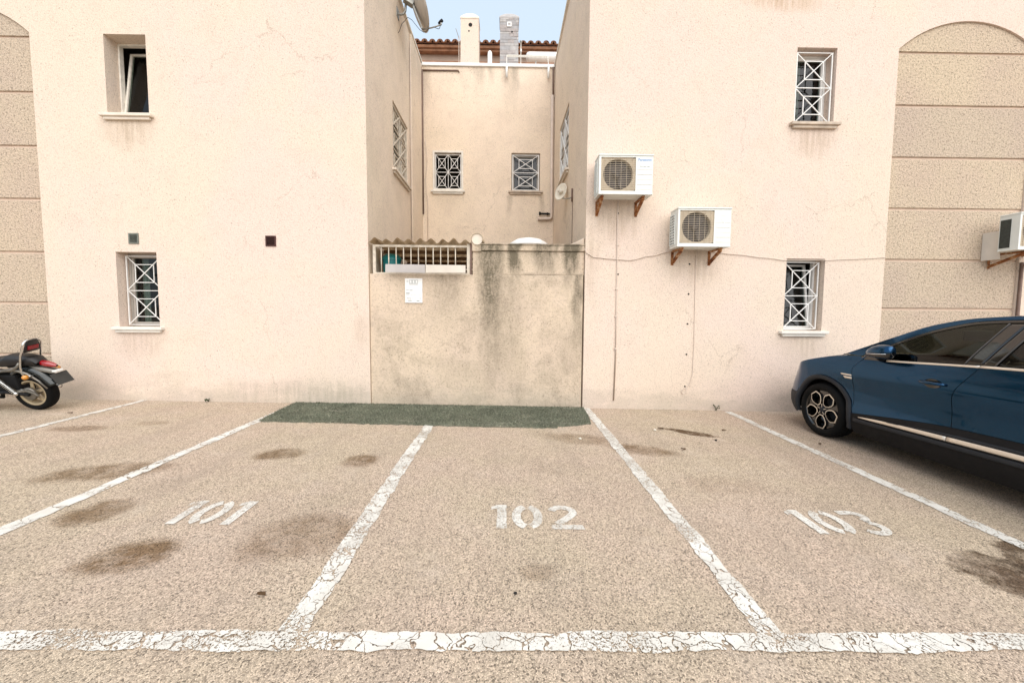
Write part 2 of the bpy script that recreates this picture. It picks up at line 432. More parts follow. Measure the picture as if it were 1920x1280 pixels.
def line_paint(name, crack=9.0, wear=0.42):
    """white road paint with cracks and worn spots through which the asphalt shows"""
    b = NB(name, 0.75, 0.3)
    n = b.noise(5, 4)
    b.col(b.ramp(n, (0.3, (0.56, 0.53, 0.47)), (0.7, (0.72, 0.70, 0.64))))
    warp = b.n('ShaderNodeVectorMath', operation='ADD')
    b.set(warp.inputs[0], b.co())
    sc = b.n('ShaderNodeVectorMath', operation='SCALE')
    b.set(sc.inputs[0], b.noise(7, 3, out=1))
    sc.inputs['Scale'].default_value = 0.12
    b.set(warp.inputs[1], sc.outputs[0])
    sc.inputs['Scale'].default_value = 0.22
    ed = b.voro(crack, vec=warp.outputs[0], feature='DISTANCE_TO_EDGE')
    some = b.smooth(b.noise(3.3, 3, 0.6, vec=b.mapping(loc=(6, 2, 0))), 0.22, 0.50)
    w = b.math('MULTIPLY', b.math('MULTIPLY', b.noise(11.0, 4, 0.7), 0.095), some)
    ed2 = b.voro(crack * 3.1, vec=warp.outputs[0], feature='DISTANCE_TO_EDGE')
    some2 = b.smooth(b.noise(2.1, 3, 0.6, vec=b.mapping(loc=(1, 7, 0))), 0.52, 0.70)
    ck = b.math('MAXIMUM', b.math('LESS_THAN', ed, b.math('SUBTRACT', w, 0.018)), b.math('LESS_THAN', ed2, b.math('MULTIPLY', some2, 0.05)))
    worn = b.math('GREATER_THAN', b.math('ADD', b.math('MULTIPLY', b.noise(80, 4, 0.75), 0.6), b.math('MULTIPLY', b.noise(2.3, 4, 0.7, vec=b.mapping(loc=(1, 9, 0))), 0.4)), 1.0 - wear)
    hole = b.math('MAXIMUM', ck, worn)
    tr = b.n('ShaderNodeBsdfTransparent')
    mx = b.n('ShaderNodeMixShader')
    b.set(mx.inputs[0], hole)
    b.t.links.new(b.b.outputs[0], mx.inputs[1])
    b.t.links.new(tr.outputs[0], mx.inputs[2])
    b.t.links.new(mx.outputs[0], b.t.nodes['Material Output'].inputs[0])
    b.bump(b.noise(120, 2), 0.3, 0.003)
    MATS[name] = b.m
line_paint('line_paint', 9.0, 0.452)
line_paint('line_paint_solid', 6.0, 0.41)
line_paint('number_paint', 22.0, 0.43)

def turf_mat():
    b = NB('turf', 0.85, 0.15)
    n = b.noise(60, 3)
    m = b.noise(2.5, 4)
    c = b.mix(b.smooth(m, 0.35, 0.65), (0.11, 0.118, 0.086), (0.17, 0.165, 0.125))
    c = b.mix(1.0, c, b.ramp(n, (0.3, 0.6), (0.7, 1.5)), 'MULTIPLY')
    b.col(c)
    MATS['turf'] = b.m
turf_mat()
def blade_mat():
    b = NB('turf_blade', 0.75, 0.2)
    n = b.noise(42, 4, 0.85)
    m = b.noise(3, 5, 0.7)
    c = b.ramp(n, (0.30, (0.055, 0.062, 0.046)), (0.47, (0.155, 0.168, 0.118)), (0.58, (0.27, 0.275, 0.20)), (0.68, (0.56, 0.50, 0.40)))
    b.col(b.mix(1.0, c, b.ramp(m, (0.3, 0.75), (0.7, 1.3)), 'MULTIPLY'))
    MATS['turf_blade'] = b.m
blade_mat()

# ------------------------------------------------------------------ mesh helpers
class MB:
    def __init__(s):
        s.v, s.f = [], []
    def face(s, pts):
        k = len(s.v)
        s.v += [tuple(p) for p in pts]
        s.f.append(tuple(range(k, k + len(pts))))
        return s
    def box(s, x0, x1, y0, y1, z0, z1):
        k = len(s.v)
        s.v += [(x, y, z) for x in (x0, x1) for y in (y0, y1) for z in (z0, z1)]
        s.f += [tuple(k + i for i in q) for q in ((0, 1, 3, 2), (4, 6, 7, 5), (0, 4, 5, 1), (2, 3, 7, 6), (0, 2, 6, 4), (1, 5, 7, 3))]
        return s
    def bar(s, a, b, w, h=None, up=(0, 0, 1)):
        """rectangular bar from a to b"""
        h = w if h is None else h
        a, b = Vector(a), Vector(b)
        t = (b - a).normalized()
        u = Vector(up)
        if abs(t.dot(u)) > 0.95:
            u = Vector((0, 1, 0)) if abs(t.y) < 0.9 else Vector((1, 0, 0))
        sd = t.cross(u).normalized()
        u = sd.cross(t)
        k = len(s.v)
        for p in (a, b):
            for i, j in ((-1, -1), (1, -1), (1, 1), (-1, 1)):
                s.v.append(tuple(p + sd * (i * w / 2) + u * (j * h / 2)))
        s.f += [tuple(k + i for i in q) for q in ((3, 2, 1, 0), (4, 5, 6, 7), (0, 1, 5, 4), (1, 2, 6, 5), (2, 3, 7, 6), (3, 0, 4, 7))]
        return s
    def tube(s, path, r, n=10, cap=True):
        path = [Vector(p) for p in path]
        rs = r if isinstance(r, (list, tuple)) else [r] * len(path)
        k = len(s.v)
        ref = None
        for i, p in enumerate(path):
            t = (path[min(i + 1, len(path) - 1)] - path[max(i - 1, 0)]).normalized()
            if ref is None:
                ref = Vector((0, 0, 1)) if abs(t.z) < 0.9 else Vector((1, 0, 0))
            sd = t.cross(ref).normalized()
            ref = sd.cross(t).normalized()
            for j in range(n):
                a = 2 * PI * j / n
                s.v.append(tuple(p + sd * math.cos(a) * rs[i] + ref * math.sin(a) * rs[i]))
        for i in range(len(path) - 1):
            for j in range(n):
                a, b = k + i * n + j, k + i * n + (j + 1) % n
                s.f.append((a, b, b + n, a + n))
        if cap:
            s.f.append(tuple(k + j for j in range(n))[::-1])
            s.f.append(tuple(k + (len(path) - 1) * n + j for j in range(n)))
        return s
    def lathe(s, prof, origin, axis='Z', n=32, close=False):
        """prof: (radius, height along axis)"""
        k = len(s.v)
        o = Vector(origin)
        for r, h in prof:
            for j in range(n):
                a = 2 * PI * j / n
                c, d = r * math.cos(a), r * math.sin(a)
                p = (c, d, h) if axis == 'Z' else ((h, c, d) if axis == 'X' else (d, h, c))
                s.v.append(tuple(o + Vector(p)))
        m = len(prof)
        for i in range(m - 1 + (1 if close else 0)):
            for j in range(n):
                a, b = k + i * n + j, k + i * n + (j + 1) % n
                c, d = k + ((i + 1) % m) * n + (j + 1) % n, k + ((i + 1) % m) * n + j
                s.f.append((a, b, c, d))
        return s
    def prism(s, poly, thick, org, ex, ey):
        """polygon (u,v) spanned by ex,ey at org, extruded by -thick along normal"""
        org, ex, ey = Vector(org), Vector(ex), Vector(ey)
        nn = ex.cross(ey).normalized()
        k, n = len(s.v), len(poly)
        for off in (0, -thick):
            for u, v in poly:
                s.v.append(tuple(org + ex * u + ey * v + nn * off))
        s.f.append(tuple(range(k, k + n)))
        s.f.append(tuple(range(k + n, k + 2 * n))[::-1])
        for i in range(n):
            j = (i + 1) % n
            s.f.append((k + i, k + n + i, k + n + j, k + j))
        return s
    def grid(s, rows):
        """rows: list of equally long lists of points"""
        k, w = len(s.v), len(rows[0])
        for r in rows:
            s.v += [tuple(p) for p in r]
        for i in range(len(rows) - 1):
            for j in range(w - 1):
                a = k + i * w + j
                s.f.append((a, a + 1, a + 1 + w, a + w))
        return s
    def build(s, name, mat, parent=None, smooth=False, bevel=0.0, seg=2, fix=True, solid=0.0):
        me = bpy.data.meshes.new(name)
        me.from_pydata(s.v, [], s.f)
        if fix:
            bm = bmesh.new()
            bm.from_mesh(me)
            bmesh.ops.recalc_face_normals(bm, faces=bm.faces)
            bm.to_mesh(me)
            bm.free()
        me.materials.append(MATS[mat] if isinstance(mat, str) else mat)
        if smooth:
            me.shade_smooth()
        o = bpy.data.objects.new(name, me)
        C.objects.link(o)
        if parent is not None:
            adopt(o, parent)
        if solid:
            md = o.modifiers.new('thickness', 'SOLIDIFY')
            md.thickness = solid
            md.offset = -1
        if bevel:
            md = o.modifiers.new('bevel', 'BEVEL')
            md.width = bevel
            md.segments = seg
            md.limit_method = 'ANGLE'
            md.angle_limit = math.radians(40)
        return o

BASE = {}                       # things whose parts are written in world coordinates: inverse of their base
def adopt(o, parent):
    o.parent = parent
    if parent.name in BASE:
        o.matrix_parent_inverse = BASE[parent.name]
def place(name, label, cat, loc, group=None):
    """an Empty at the thing's base; its parts are written in world coordinates"""
    o = thing(name, label, cat, loc, group=group)
    BASE[o.name] = Matrix.Translation(-Vector(loc))
    return o
def thing(name, label, cat, loc=(0, 0, 0), rot=(0, 0, 0), group=None):
    o = bpy.data.objects.new(name, None)
    o.empty_display_size = 0.2
    C.objects.link(o)
    o.location, o.rotation_euler = loc, rot
    tag(o, label, cat, group)
    return o
def tag(o, label, cat, group=None, kind=None):
    if label: o['label'] = label
    if cat: o['category'] = cat
    if group: o['group'] = group
    if kind: o['kind'] = kind
    return o
def curve(pts):
    """smooth interpolation through (x, y) points given in rising x"""
    pts = sorted(pts)
    xs = [p[0] for p in pts]
    ys = [p[1] for p in pts]
    n = len(pts)
    d = [(ys[i + 1] - ys[i]) / (xs[i + 1] - xs[i]) for i in range(n - 1)]
    m = [d[0]] + [0 if d[i - 1] * d[i] <= 0 else 2 * d[i - 1] * d[i] / (d[i - 1] + d[i]) for i in range(1, n - 1)] + [d[-1]]
    def f(x):
        if x <= xs[0]: return ys[0]
        if x >= xs[-1]: return ys[-1]
        i = 0
        while x > xs[i + 1]: i += 1
        h = xs[i + 1] - xs[i]
        t = (x - xs[i]) / h
        return (ys[i] * (1 + 2 * t) * (1 - t) ** 2 + m[i] * h * t * (1 - t) ** 2 + ys[i + 1] * t * t * (3 - 2 * t) + m[i + 1] * h * t * t * (t - 1))
    return f
def text_mesh(name, body, size, mat, parent, org, ex, ey, thick=0.001, width=None, bold=0.0):
    cu = bpy.data.curves.new(name, 'FONT')
    cu.body = body
    cu.size = size
    cu.offset = bold
    o = bpy.data.objects.new(name, cu)
    C.objects.link(o)
    bpy.context.view_layer.update()
    me = bpy.data.meshes.new_from_object(o.evaluated_get(bpy.context.evaluated_depsgraph_get()))
    C.objects.unlink(o)
    bpy.data.objects.remove(o)
    xs = [v.co.x for v in me.vertices]
    k = (width / (max(xs) - min(xs))) if width else 1.0
    org, ex, ey = Vector(org), Vector(ex), Vector(ey)
    nn = ex.cross(ey).normalized()
    x0 = min(xs)
    for v in me.vertices:
        v.co = org + ex * ((v.co.x - x0) * k) + ey * v.co.y + nn * thick
    me.materials.clear()
    me.materials.append(MATS[mat])
    q = bpy.data.objects.new(name, me)
    C.objects.link(q)
    if parent is not None: adopt(q, parent)
    return q

# ================================================================== the ground
mb = MB()
GX, GY = 160.0, 160.0
xs = [-GX, -14, 14, GX]
for i in range(3):
    mb.face([(xs[i], -GY, gz(xs[i])), (xs[i + 1], -GY, gz(xs[i + 1])), (xs[i + 1], GY, gz(xs[i + 1])), (xs[i], GY, gz(xs[i]))])
tag(mb.build('ground', 'asphalt'), 'worn pinkish beige asphalt of the parking lot', None, kind='structure')

# ================================================================== walls with openings
def holed_wall(P, u0, u1, z0, z1, holes, depth, arches=()):
    """P(u, depth, z) -> point; holes: (u0,u1,z0,z1); arches: (u0,u1,z0,spring,rise,depth). Returns the mesh builder."""
    mb = MB()
    rects = list(holes) + [(a[0], a[1], a[2], a[3] + a[4]) for a in arches]
    us = sorted({u0, u1} | {r[0] for r in rects} | {r[1] for r in rects})
    zs = sorted({z0, z1} | {r[2] for r in rects} | {r[3] for r in rects})
    us = [u for u in us if u0 <= u <= u1]
    zs = [z for z in zs if z0 <= z <= z1]
    for i in range(len(us) - 1):
        for j in range(len(zs) - 1):
            cu, cz = (us[i] + us[i + 1]) / 2, (zs[j] + zs[j + 1]) / 2
            if any(r[0] < cu < r[1] and r[2] < cz < r[3] for r in rects):
                continue
            mb.face([P(us[i], 0, zs[j]), P(us[i + 1], 0, zs[j]), P(us[i + 1], 0, zs[j + 1]), P(us[i], 0, zs[j + 1])])
    for a, b, c, d in holes:
        ring = [(a, c), (b, c), (b, d), (a, d)]
        for k in range(4):
            p, q = ring[k], ring[(k + 1) % 4]
            mb.face([P(p[0], 0, p[1]), P(q[0], 0, q[1]), P(q[0], depth, q[1]), P(p[0], depth, p[1])])
    for a, b, c, spring, rise, dep in arches:
        hw = (b - a) / 2
        R = (hw * hw + rise * rise) / (2 * rise)
        n = 24
        pts = []
        for k in range(n + 1):
            u = a + (b - a) * k / n
            pts.append((u, spring + rise - R + math.sqrt(max(0, R * R - (u - a - hw) ** 2))))
        for k in range(n):
            p, q = pts[k], pts[k + 1]
            mb.face([P(p[0], 0, p[1]), P(q[0], 0, q[1]), P(q[0], 0, spring + rise), P(p[0], 0, spring + rise)])
            mb.face([P(p[0], 0, p[1]), P(q[0], 0, q[1]), P(q[0], dep, q[1]), P(p[0], dep, p[1])])
        for u in (a, b):
            mb.face([P(u, 0, c), P(u, 0, spring), P(u, dep, spring), P(u, dep, c)])
    return mb

def pbox(mb, P, u0, u1, d0, d1, z0, z1):
    k = len(mb.v)
    mb.v += [tuple(P(u, d, z)) for u in (u0, u1) for d in (d0, d1) for z in (z0, z1)]
    mb.f += [tuple(k + i for i in q) for q in ((0, 1, 3, 2), (4, 6, 7, 5), (0, 4, 5, 1), (2, 3, 7, 6), (0, 2, 6, 4), (1, 5, 7, 3))]
    return mb

def frame_boxes(mb, P, u0, u1, z0, z1, w, d0, d1):
    pbox(mb, P, u0, u0 + w, d0, d1, z0, z1)
    pbox(mb, P, u1 - w, u1, d0, d1, z0, z1)
    pbox(mb, P, u0 + w, u1 - w, d0, d1, z0, z0 + w)
    pbox(mb, P, u0 + w, u1 - w, d0, d1, z1 - w, z1)

def sill(P, wpart, u0, u1, z0, mat, out=0.075, ext=0.075, h=0.048):
    m = MB()
    pbox(m, P, u0 - ext, u1 + ext, -out, 0.20, z0 - h, z0 - 0.002)
    pbox(m, P, u0 - ext * 0.45, u1 + ext * 0.45, -out * 0.62, 0.0, z0 - h * 1.9, z0 - h + 0.001)
    return m.build('sill', mat, wpart, bevel=0.008)

def grille(P, wpart, u0, u1, z0, z1, d, cols, rows, mat, t=0.013, outer=True, inset=0.24):
    m = MB()
    def bar(a, b, w=t, dd=0.0):
        m.bar(P(a[0], d + dd, a[1]), P(b[0], d + dd, b[1]), w)
    for u in (u0, u1):
        bar((u, z0), (u, z1), t * 1.4)
    for j in range(rows + 1):
        z = z0 + (z1 - z0) * j / rows
        bar((u0 - 0.015, z), (u1 + 0.015, z))
    for i in range(1, cols):
        u = u0 + (u1 - u0) * i / cols
        bar((u, z0), (u, z1))
    for i in range(cols):
        for j in range(rows):
            a, b = u0 + (u1 - u0) * i / cols, u0 + (u1 - u0) * (i + 1) / cols
            c, e = z0 + (z1 - z0) * j / rows, z0 + (z1 - z0) * (j + 1) / rows
            bar((a, c), (b, e), t, -0.007)
            bar((a, e), (b, c), t, 0.007)
            iu, iz = (b - a) * inset, (e - c) * inset
            r = [(a + iu, c + iz), (b - iu, c + iz), (b - iu, e - iz), (a + iu, e - iz)]
            for k in range(4):
                bar(r[k], r[(k + 1) % 4], t * 0.95)
    return m.build('grille', mat, wpart)

def window(parent, P, u0, u1, z0, z1, label=None, tilt=0.0, grille_cells=None, gmat='white_paint', frame_mat='white_paint', sill_mat='sill_stone',
           surround=False, depth=0.25, room=1.4, curtain=None, gdepth=0.13, gt=0.011, shutter=False, fw=0.032, sw=0.036, sash=True):
    """a window part (its frame) with sash, pane, sill, grille and the dark room behind it"""
    m = MB()
    frame_boxes(m, P, u0 + 0.002, u1 - 0.002, z0 + 0.002, z1 - 0.002, fw, depth - 0.05, depth + 0.02)
    w = m.build('window', frame_mat, parent, bevel=0.004)
    if label: w['label'] = label
    # sash: bottom hung, leaning into the room by `tilt` at its top
    a, b, c, e = u0 + fw + 0.004, u1 - fw - 0.004, z0 + fw + 0.004, z1 - fw - 0.004
    sh = math.sqrt(max(0.0, (e - c) ** 2 - tilt ** 2)) - (e - c)
    def Q(u, d, z):
        t = (z - c) / (e - c)
        return P(u, d + tilt * t, z + sh * t)
    m = MB()
    frame_boxes(m, Q, a, b, c, e, sw, depth - 0.045, depth + 0.005)
    if sash: m.build('sash', frame_mat, w, bevel=0.004)
    m = MB()
    m.face([Q(a + sw - 0.004, depth - 0.02, c + sw - 0.004), Q(b - sw + 0.004, depth - 0.02, c + sw - 0.004), Q(b - sw + 0.004, depth - 0.02, e - sw + 0.004), Q(a + sw - 0.004, depth - 0.02, e - sw + 0.004)])
    if sash: m.build('pane', 'window_glass', w)
    m = MB()      # the room behind
    q = [P(u0 - 0.5, depth + 0.03, z0 - 0.6), P(u1 + 0.5, depth + 0.03, z0 - 0.6), P(u1 + 0.5, depth + 0.03, z1 + 0.3), P(u0 - 0.5, depth + 0.03, z1 + 0.3)]
    r = [P(u0 - 0.5, depth + room, z0 - 0.6), P(u1 + 0.5, depth + room, z0 - 0.6), P(u1 + 0.5, depth + room, z1 + 0.3), P(u0 - 0.5, depth + room, z1 + 0.3)]
    for k in range(4):
        m.face([q[k], q[(k + 1) % 4], r[(k + 1) % 4], r[k]])
    m.face(r)
    m.build('room', 'room_dark', w)
    if curtain:
        m = MB()
        cu0, cu1, cd = curtain
        rows = []
        for z in (z0 + 0.05, z1 - 0.03):
            rows.append([P(cu0 + (cu1 - cu0) * k / 40, depth + cd + 0.022 * math.sin(k * 1.1), z) for k in range(41)])
        m.grid(rows).build('curtain', 'curtain', w, smooth=True)
    if shutter:
        m = MB()
        z = z1 - 0.05
        while z > z0 + shutter:
            pbox(m, P, u0 + 0.05, u1 - 0.05, depth + 0.03, depth + 0.045, z - 0.042, z - 0.002)
            z -= 0.046
        m.build('shutter', 'board_grey', w)
    sill(P, w, u0, u1, z0, sill_mat)
    if surround:
        m = MB()
        frame_boxes(m, P, u0 - 0.035, u1 + 0.035, z0 + 0.001, z1 + 0.035, 0.05, -0.018, 0.03)
        m.build('surround', 'white_plaster', w, bevel=0.004)
    if grille_cells:
        grille(P, w, u0 + 0.035, u1 - 0.035, z0 + 0.03, z1 - 0.05, gdepth, grille_cells[0], grille_cells[1], gmat, gt)
    return w

def PF(u, d, z): return Vector((u, D + d, z))          # street facade
def PW(u, d, z): return Vector((u, YB + d, z))         # rear wall of the well
XL = lambda y: -2.189 - 0.036 * (y - D) / (YB - D)      # inner sides of the well
XR = lambda y: 1.259 - 0.045 * (y - D) / (YB - D)
def PL(u, d, z): return Vector((XL(u) - d, u, z))
def PR(u, d, z): return Vector((XR(u) + d, u, z))
REV = 0.27
NICHE = 0.05
JOINTS = [5.648, 4.840, 4.038, 3.238, 2.422, 1.632, 0.815]

def niche_panels(parent, a, b, spring, rise):
    """smooth recessed backing with a roughcast panel between each pair of joints"""
    hw = (b - a) / 2
    R = (hw * hw + rise * rise) / (2 * rise)
    arch = lambda u: spring + rise - R + math.sqrt(max(0, R * R - (u - a - hw) ** 2))
    m = MB()
    pbox(m, PF, a - 0.05, b + 0.05, NICHE + 0.001, NICHE + 0.1, -0.4, spring + rise + 0.05)
    m.build('niche_back', 'joint_plaster', parent)
    zs = JOINTS + [-0.3]
    g = 0.018
    for k in range(len(zs) - 1):
        m = MB()
        pbox(m, PF, a + 0.001, b - 0.001, NICHE - 0.022, NICHE + 0.0005, zs[k + 1] + g, zs[k] - g)
        m.build('panel', 'roughcast', parent, bevel=0.012, seg=3)
    m = MB()
    top = [(a + 0.002 + (b - a - 0.004) * k / 24) for k in range(25)]
    poly = [(b - 0.002, JOINTS[0] + g)] + [(u, max(JOINTS[0] + g + 0.002, arch(u) - 0.002)) for u in reversed(top)] + [(a + 0.002, JOINTS[0] + g)]
    m.prism(poly, 0.022, PF(0, NICHE - 0.022, 0), (1, 0, 0), (0, 0, 1))
    m.build('panel', 'roughcast', parent)

def vent(parent, u0, u1, z0, z1, mat, label):
    m = MB()
    frame_boxes(m, PF, u0, u1, z0, z1, 0.018, -0.012, 0.01)
    pbox(m, PF, u0 + 0.015, u1 - 0.015, 0.0, 0.006, z0 + 0.015, z1 - 0.015)
    n = 7
    for k in range(n):
        z = z0 + 0.02 + (z1 - z0 - 0.04) * (k + 0.5) / n
        m.bar(PF(u0 + 0.015, -0.004, z), PF(u1 - 0.015, -0.004, z), 0.012, 0.006)
    v = m.build('vent', mat, parent)
    v['label'] = label
    return v

# ------------------------------------------------------------------ left building
XW0 = -13.5
LB = place('apartment_building', 'beige stucco apartment building on the left, with an open tilted upper window', 'building', (-6.0, 8.0, 0.08))
WINL = (-6.125, -5.495)
holes = [(*WINL, 4.52, 5.695), (*WINL, 1.268, 2.44)]
m = holed_wall(PF, XW0, -2.189, -0.4, TOP, holes, REV, [(-9.46, -7.22, -0.4, 5.70, 0.433, NICHE)])
m.build('wall', 'stucco_left', LB)
SWL = (7.67, 8.83, 4.30, 5.585)
m = holed_wall(PL, D, YB + 0.2, -0.4, TOP, [SWL], 0.22)
m.build('wall', 'stucco_well_brightened', LB)
m = MB()
pbox(m, PL, 9.07, YB, -0.045, 0.0, -0.4, TOP - 0.04)
m.build('pilaster', 'stucco_well_brightened', LB, bevel=0.008)
m = MB()                 # roof slab, far side and coping
m.box(XW0, -2.24, D + 0.02, 16, TOP - 0.25, TOP - 0.2)
m.box(XW0, XW0 + 0.02, D, 16, -0.4, TOP)
m.build('roof_slab', 'joint_plaster', LB)
m = MB()
m.box(XW0, -2.16, D - 0.03, D + 0.25, TOP + 0.001, TOP + 0.05)
m.box(-2.44, -2.16, D + 0.25, YB + 0.2, TOP + 0.001, TOP + 0.05)
m.build('coping', 'white_plaster', LB, bevel=0.006)
niche_panels(LB, -9.46, -7.22, 5.70, 0.433)
window(LB, PF, *WINL, 4.52, 5.695, label='open tilted window without a grille', tilt=0.17, depth=0.26, fw=0.026, sw=0.034, frame_mat='old_white_paint')
window(LB, PF, *WINL, 1.268, 2.44, label='closed window behind a white grille', grille_cells=(1, 2), curtain=(-6.0, -5.90, 0.06), sill_mat='white_plaster', frame_mat='window_frame_grey')
window(LB, PL, *SWL, label='side window behind a cream grille', grille_cells=(2, 3), gmat='cream_bars', gdepth=0.03, depth=0.18, gt=0.022, shutter=0.35)
vent(LB, -5.907, -5.752, 2.565, 2.730, 'vent_grey', 'grey square vent')
vent(LB, -3.787, -3.626, 2.546, 2.710, 'vent_brown', 'dark brown square vent')

# ------------------------------------------------------------------ right building
XW1 = 13.5
RB = place('apartment_building', 'beige stucco apartment building on the right, carrying the air conditioners', 'building', (6.0, 8.0, -0.09))
WINR = (4.512, 5.142)
holes = [(*WINR, 4.54, 5.68), (*WINR, 1.268, 2.43)]
m = holed_wall(PF, 1.259, XW1, -0.5, TOP, holes, REV, [(6.117, 8.337, -0.5, 5.682, 0.433, NICHE)])
m.build('wall', 'stucco_right', RB)
SWR = (7.96, 9.2, 4.45, 5.76)
m = holed_wall(PR, D, YB + 0.2, -0.4, TOP, [SWR], 0.22)
m.build('wall', 'stucco_well_brightened', RB)
m = MB()
m.box(1.30, XW1, D + 0.02, 16, TOP - 0.25, TOP - 0.2)
m.box(XW1 - 0.02, XW1, D, 16, -0.5, TOP)
m.build('roof_slab', 'joint_plaster', RB)
m = MB()
m.box(1.225, XW1, D - 0.03, D + 0.25, TOP + 0.001, TOP + 0.05)
m.box(1.19, 1.47, D + 0.25, YB + 0.2, TOP + 0.001, TOP + 0.05)
m.build('coping', 'white_plaster', RB, bevel=0.006)
niche_panels(RB, 6.117, 8.337, 5.682, 0.433)
window(RB, PF, *WINR, 4.54, 5.68, label='upper window behind a white grille', grille_cells=(1, 2), sill_mat='sill_grey', gdepth=0.05, gt=0.012, curtain=(4.66, 4.80, 0.08))
window(RB, PF, *WINR, 1.268, 2.43, label='lower window behind a white grille, sash tilted in', grille_cells=(1, 2), sill_mat='white_plaster', gdepth=0.09, tilt=0.16, gt=0.012)
window(RB, PR, *SWR, label='side window behind a white grille', grille_cells=(2, 2), gdepth=0.03, depth=0.18, gt=0.024)
m = MB()
for x, z in ((2.94, 2.328), (2.94, 1.851), (2.94, 1.37), (2.94, 0.874), (2.933, 0.347), (1.768, 3.115), (1.790, 2.157)):
    k = MB()
    k.lathe([(0.0, -0.006), (0.013, -0.006), (0.015, 0.0)], (x, D - 0.001, z), 'Y', 8)
    for i, p in enumerate(k.v): k.v[i] = p
    k.build('wall_plug', 'soot', RB)

# ------------------------------------------------------------------ rear wall of the well with chimneys on its roof
BB = place('rear_building', 'warm beige rear wall between the two buildings, with white coping and two small barred windows', 'building', (-0.5, 12.0, 0.0))
W1, W2 = (-1.88, -1.165, 4.66, 5.63), (0.115, 0.855, 4.67, 5.635)
m = holed_wall(PW, -2.25, 1.24, -0.3, 7.745, [W1, W2], 0.20)
m.build('wall', 'stucco_well_brightened', BB)
m = MB()
m.box(-2.21, 1.20, YB - 0.04, YB + 0.3, 7.748, 7.828)
m.build('coping', 'white_paint', BB, bevel=0.01)
m = MB()
m.box(-2.2, 1.2, YB + 0.31, 13.5, 7.5, 7.56)
m.build('terrace', 'joint_plaster', BB)
window(BB, PW, *W1, label='rear window with a four square grille and white surround', grille_cells=(2, 2), surround=True, depth=0.19, gdepth=0.03, gt=0.012, sill_mat='white_plaster', sash=False, fw=0.02)
window(BB, PW, *W2, label='rear window with a two square grille', grille_cells=(1, 2), depth=0.15, gdepth=0.02, gt=0.014, sill_mat='sill_grey', frame_mat='window_frame_grey')

def chimney(x0, x1, y0, y1, z1, apex, label, stone):
    m = MB()
    t = 0.012
    z0 = 7.56
    if not stone:
        k = len(m.v)
        m.v += [(x0 - t, y0, z0), (x1 + t, y0, z0), (x1 + t, y1, z0), (x0 - t, y1, z0), (x0, y0, z1), (x1, y0, z1), (x1, y1, z1), (x0, y1, z1)]
        m.f += [tuple(k + i for i in q) for q in ((0, 1, 5, 4), (1, 2, 6, 5), (2, 3, 7, 6), (3, 0, 4, 7), (4, 5, 6, 7))]
    else:
        m.box(x0 + 0.012, x1 - 0.012, y0 + 0.014, y1, z0, z1)
    ch = m.build('chimney', 'stucco_left' if not stone else 'slate_a', BB)
    ch['label'] = label
    m = MB()
    cx, cy = (x0 + x1) / 2, (y0 + y1) / 2
    b = 0.02
    rings = []
    for k in range(9):
        f = k / 8
        h = (apex - z1 - 0.03) * (f * (1.45 - 0.45 * f))
        w = 1 - f if k < 8 else 0.001
        rings.append([(cx - (x1 - x0 + b) / 2 * w, cy - (y1 - y0 + b) / 2 * w, z1 + 0.03 + h), (cx + (x1 - x0 + b) / 2 * w, cy - (y1 - y0 + b) / 2 * w, z1 + 0.03 + h),
                      (cx + (x1 - x0 + b) / 2 * w, cy + (y1 - y0 + b) / 2 * w, z1 + 0.03 + h), (cx - (x1 - x0 + b) / 2 * w, cy + (y1 - y0 + b) / 2 * w, z1 + 0.03 + h)])
        rings[-1].append(rings[-1][0])
    m.box(x0 - b / 2, x1 + b / 2, y0 - b / 2, y1 + b / 2, z1 - 0.005, z1 + 0.03)
    m.grid(rings)
    m.build('cap', 'sill_stone' if not stone else 'slate_b', ch)
    return ch, cx
ch, cx = chimney(-1.285, -0.795, 11.0, 11.45, 9.50, 9.79, 'beige stucco chimney with a round hole', False)
m = MB()
m.lathe([(0.001, -0.004), (0.052, -0.004), (0.052, 0.002)], (-1.02, 11.0, 9.331), 'Y', 20)
m.build('smoke_hole', 'soot', ch)
m = MB()
m.lathe([(0.001, -0.004), (0.022, -0.004), (0.022, 0.002)], (-1.06, 11.0, 9.17), 'Y', 12)
m.build('smoke_hole', 'soot', ch)
ch, cx = chimney(-0.22, 0.30, 11.0, 11.45, 9.53, 9.80, 'grey stone clad chimney with a square vent', True)
rnd = random.Random(3)
z = 7.85
while z < 9.50:
    h = min(rnd.choice((0.06, 0.075, 0.09, 0.11)), 9.525 - z)
    x = -0.214
    while x < 0.29:
        w = rnd.uniform(0.11, 0.28)
        x2 = min(x + w, 0.294)
        if 0.294 - x2 < 0.05: x2 = 0.294
        dz = rnd.uniform(-0.004, 0.004)
        pr = rnd.uniform(0.0, 0.014)
        k = MB().box(x + 0.002, x2 - 0.002, 10.998 - pr, 11.02, z + 0.002, z + h - 0.003)
        k.build('stone', rnd.choice(('slate_a', 'slate_b', 'slate_c')), ch)
        x = x2
    z += h
m = MB()
frame_boxes(m, lambda u, d, z: Vector((u, 10.99 + d, z)), -0.018, 0.100, 9.290, 9.408, 0.024, -0.022, 0.02)
m.build('vent_frame', 'white_paint', ch)
m = MB()
m.box(0.004, 0.078, 10.972, 10.98, 9.312, 9.386)
m.build('smoke_hole', 'slate_a', ch)
m = MB()
m.lathe([(0.001, -0.004), (0.020, -0.004), (0.020, 0.002)], (0.115, 10.983, 9.16), 'Y', 10)
m.build('smoke_hole', 'soot', ch)

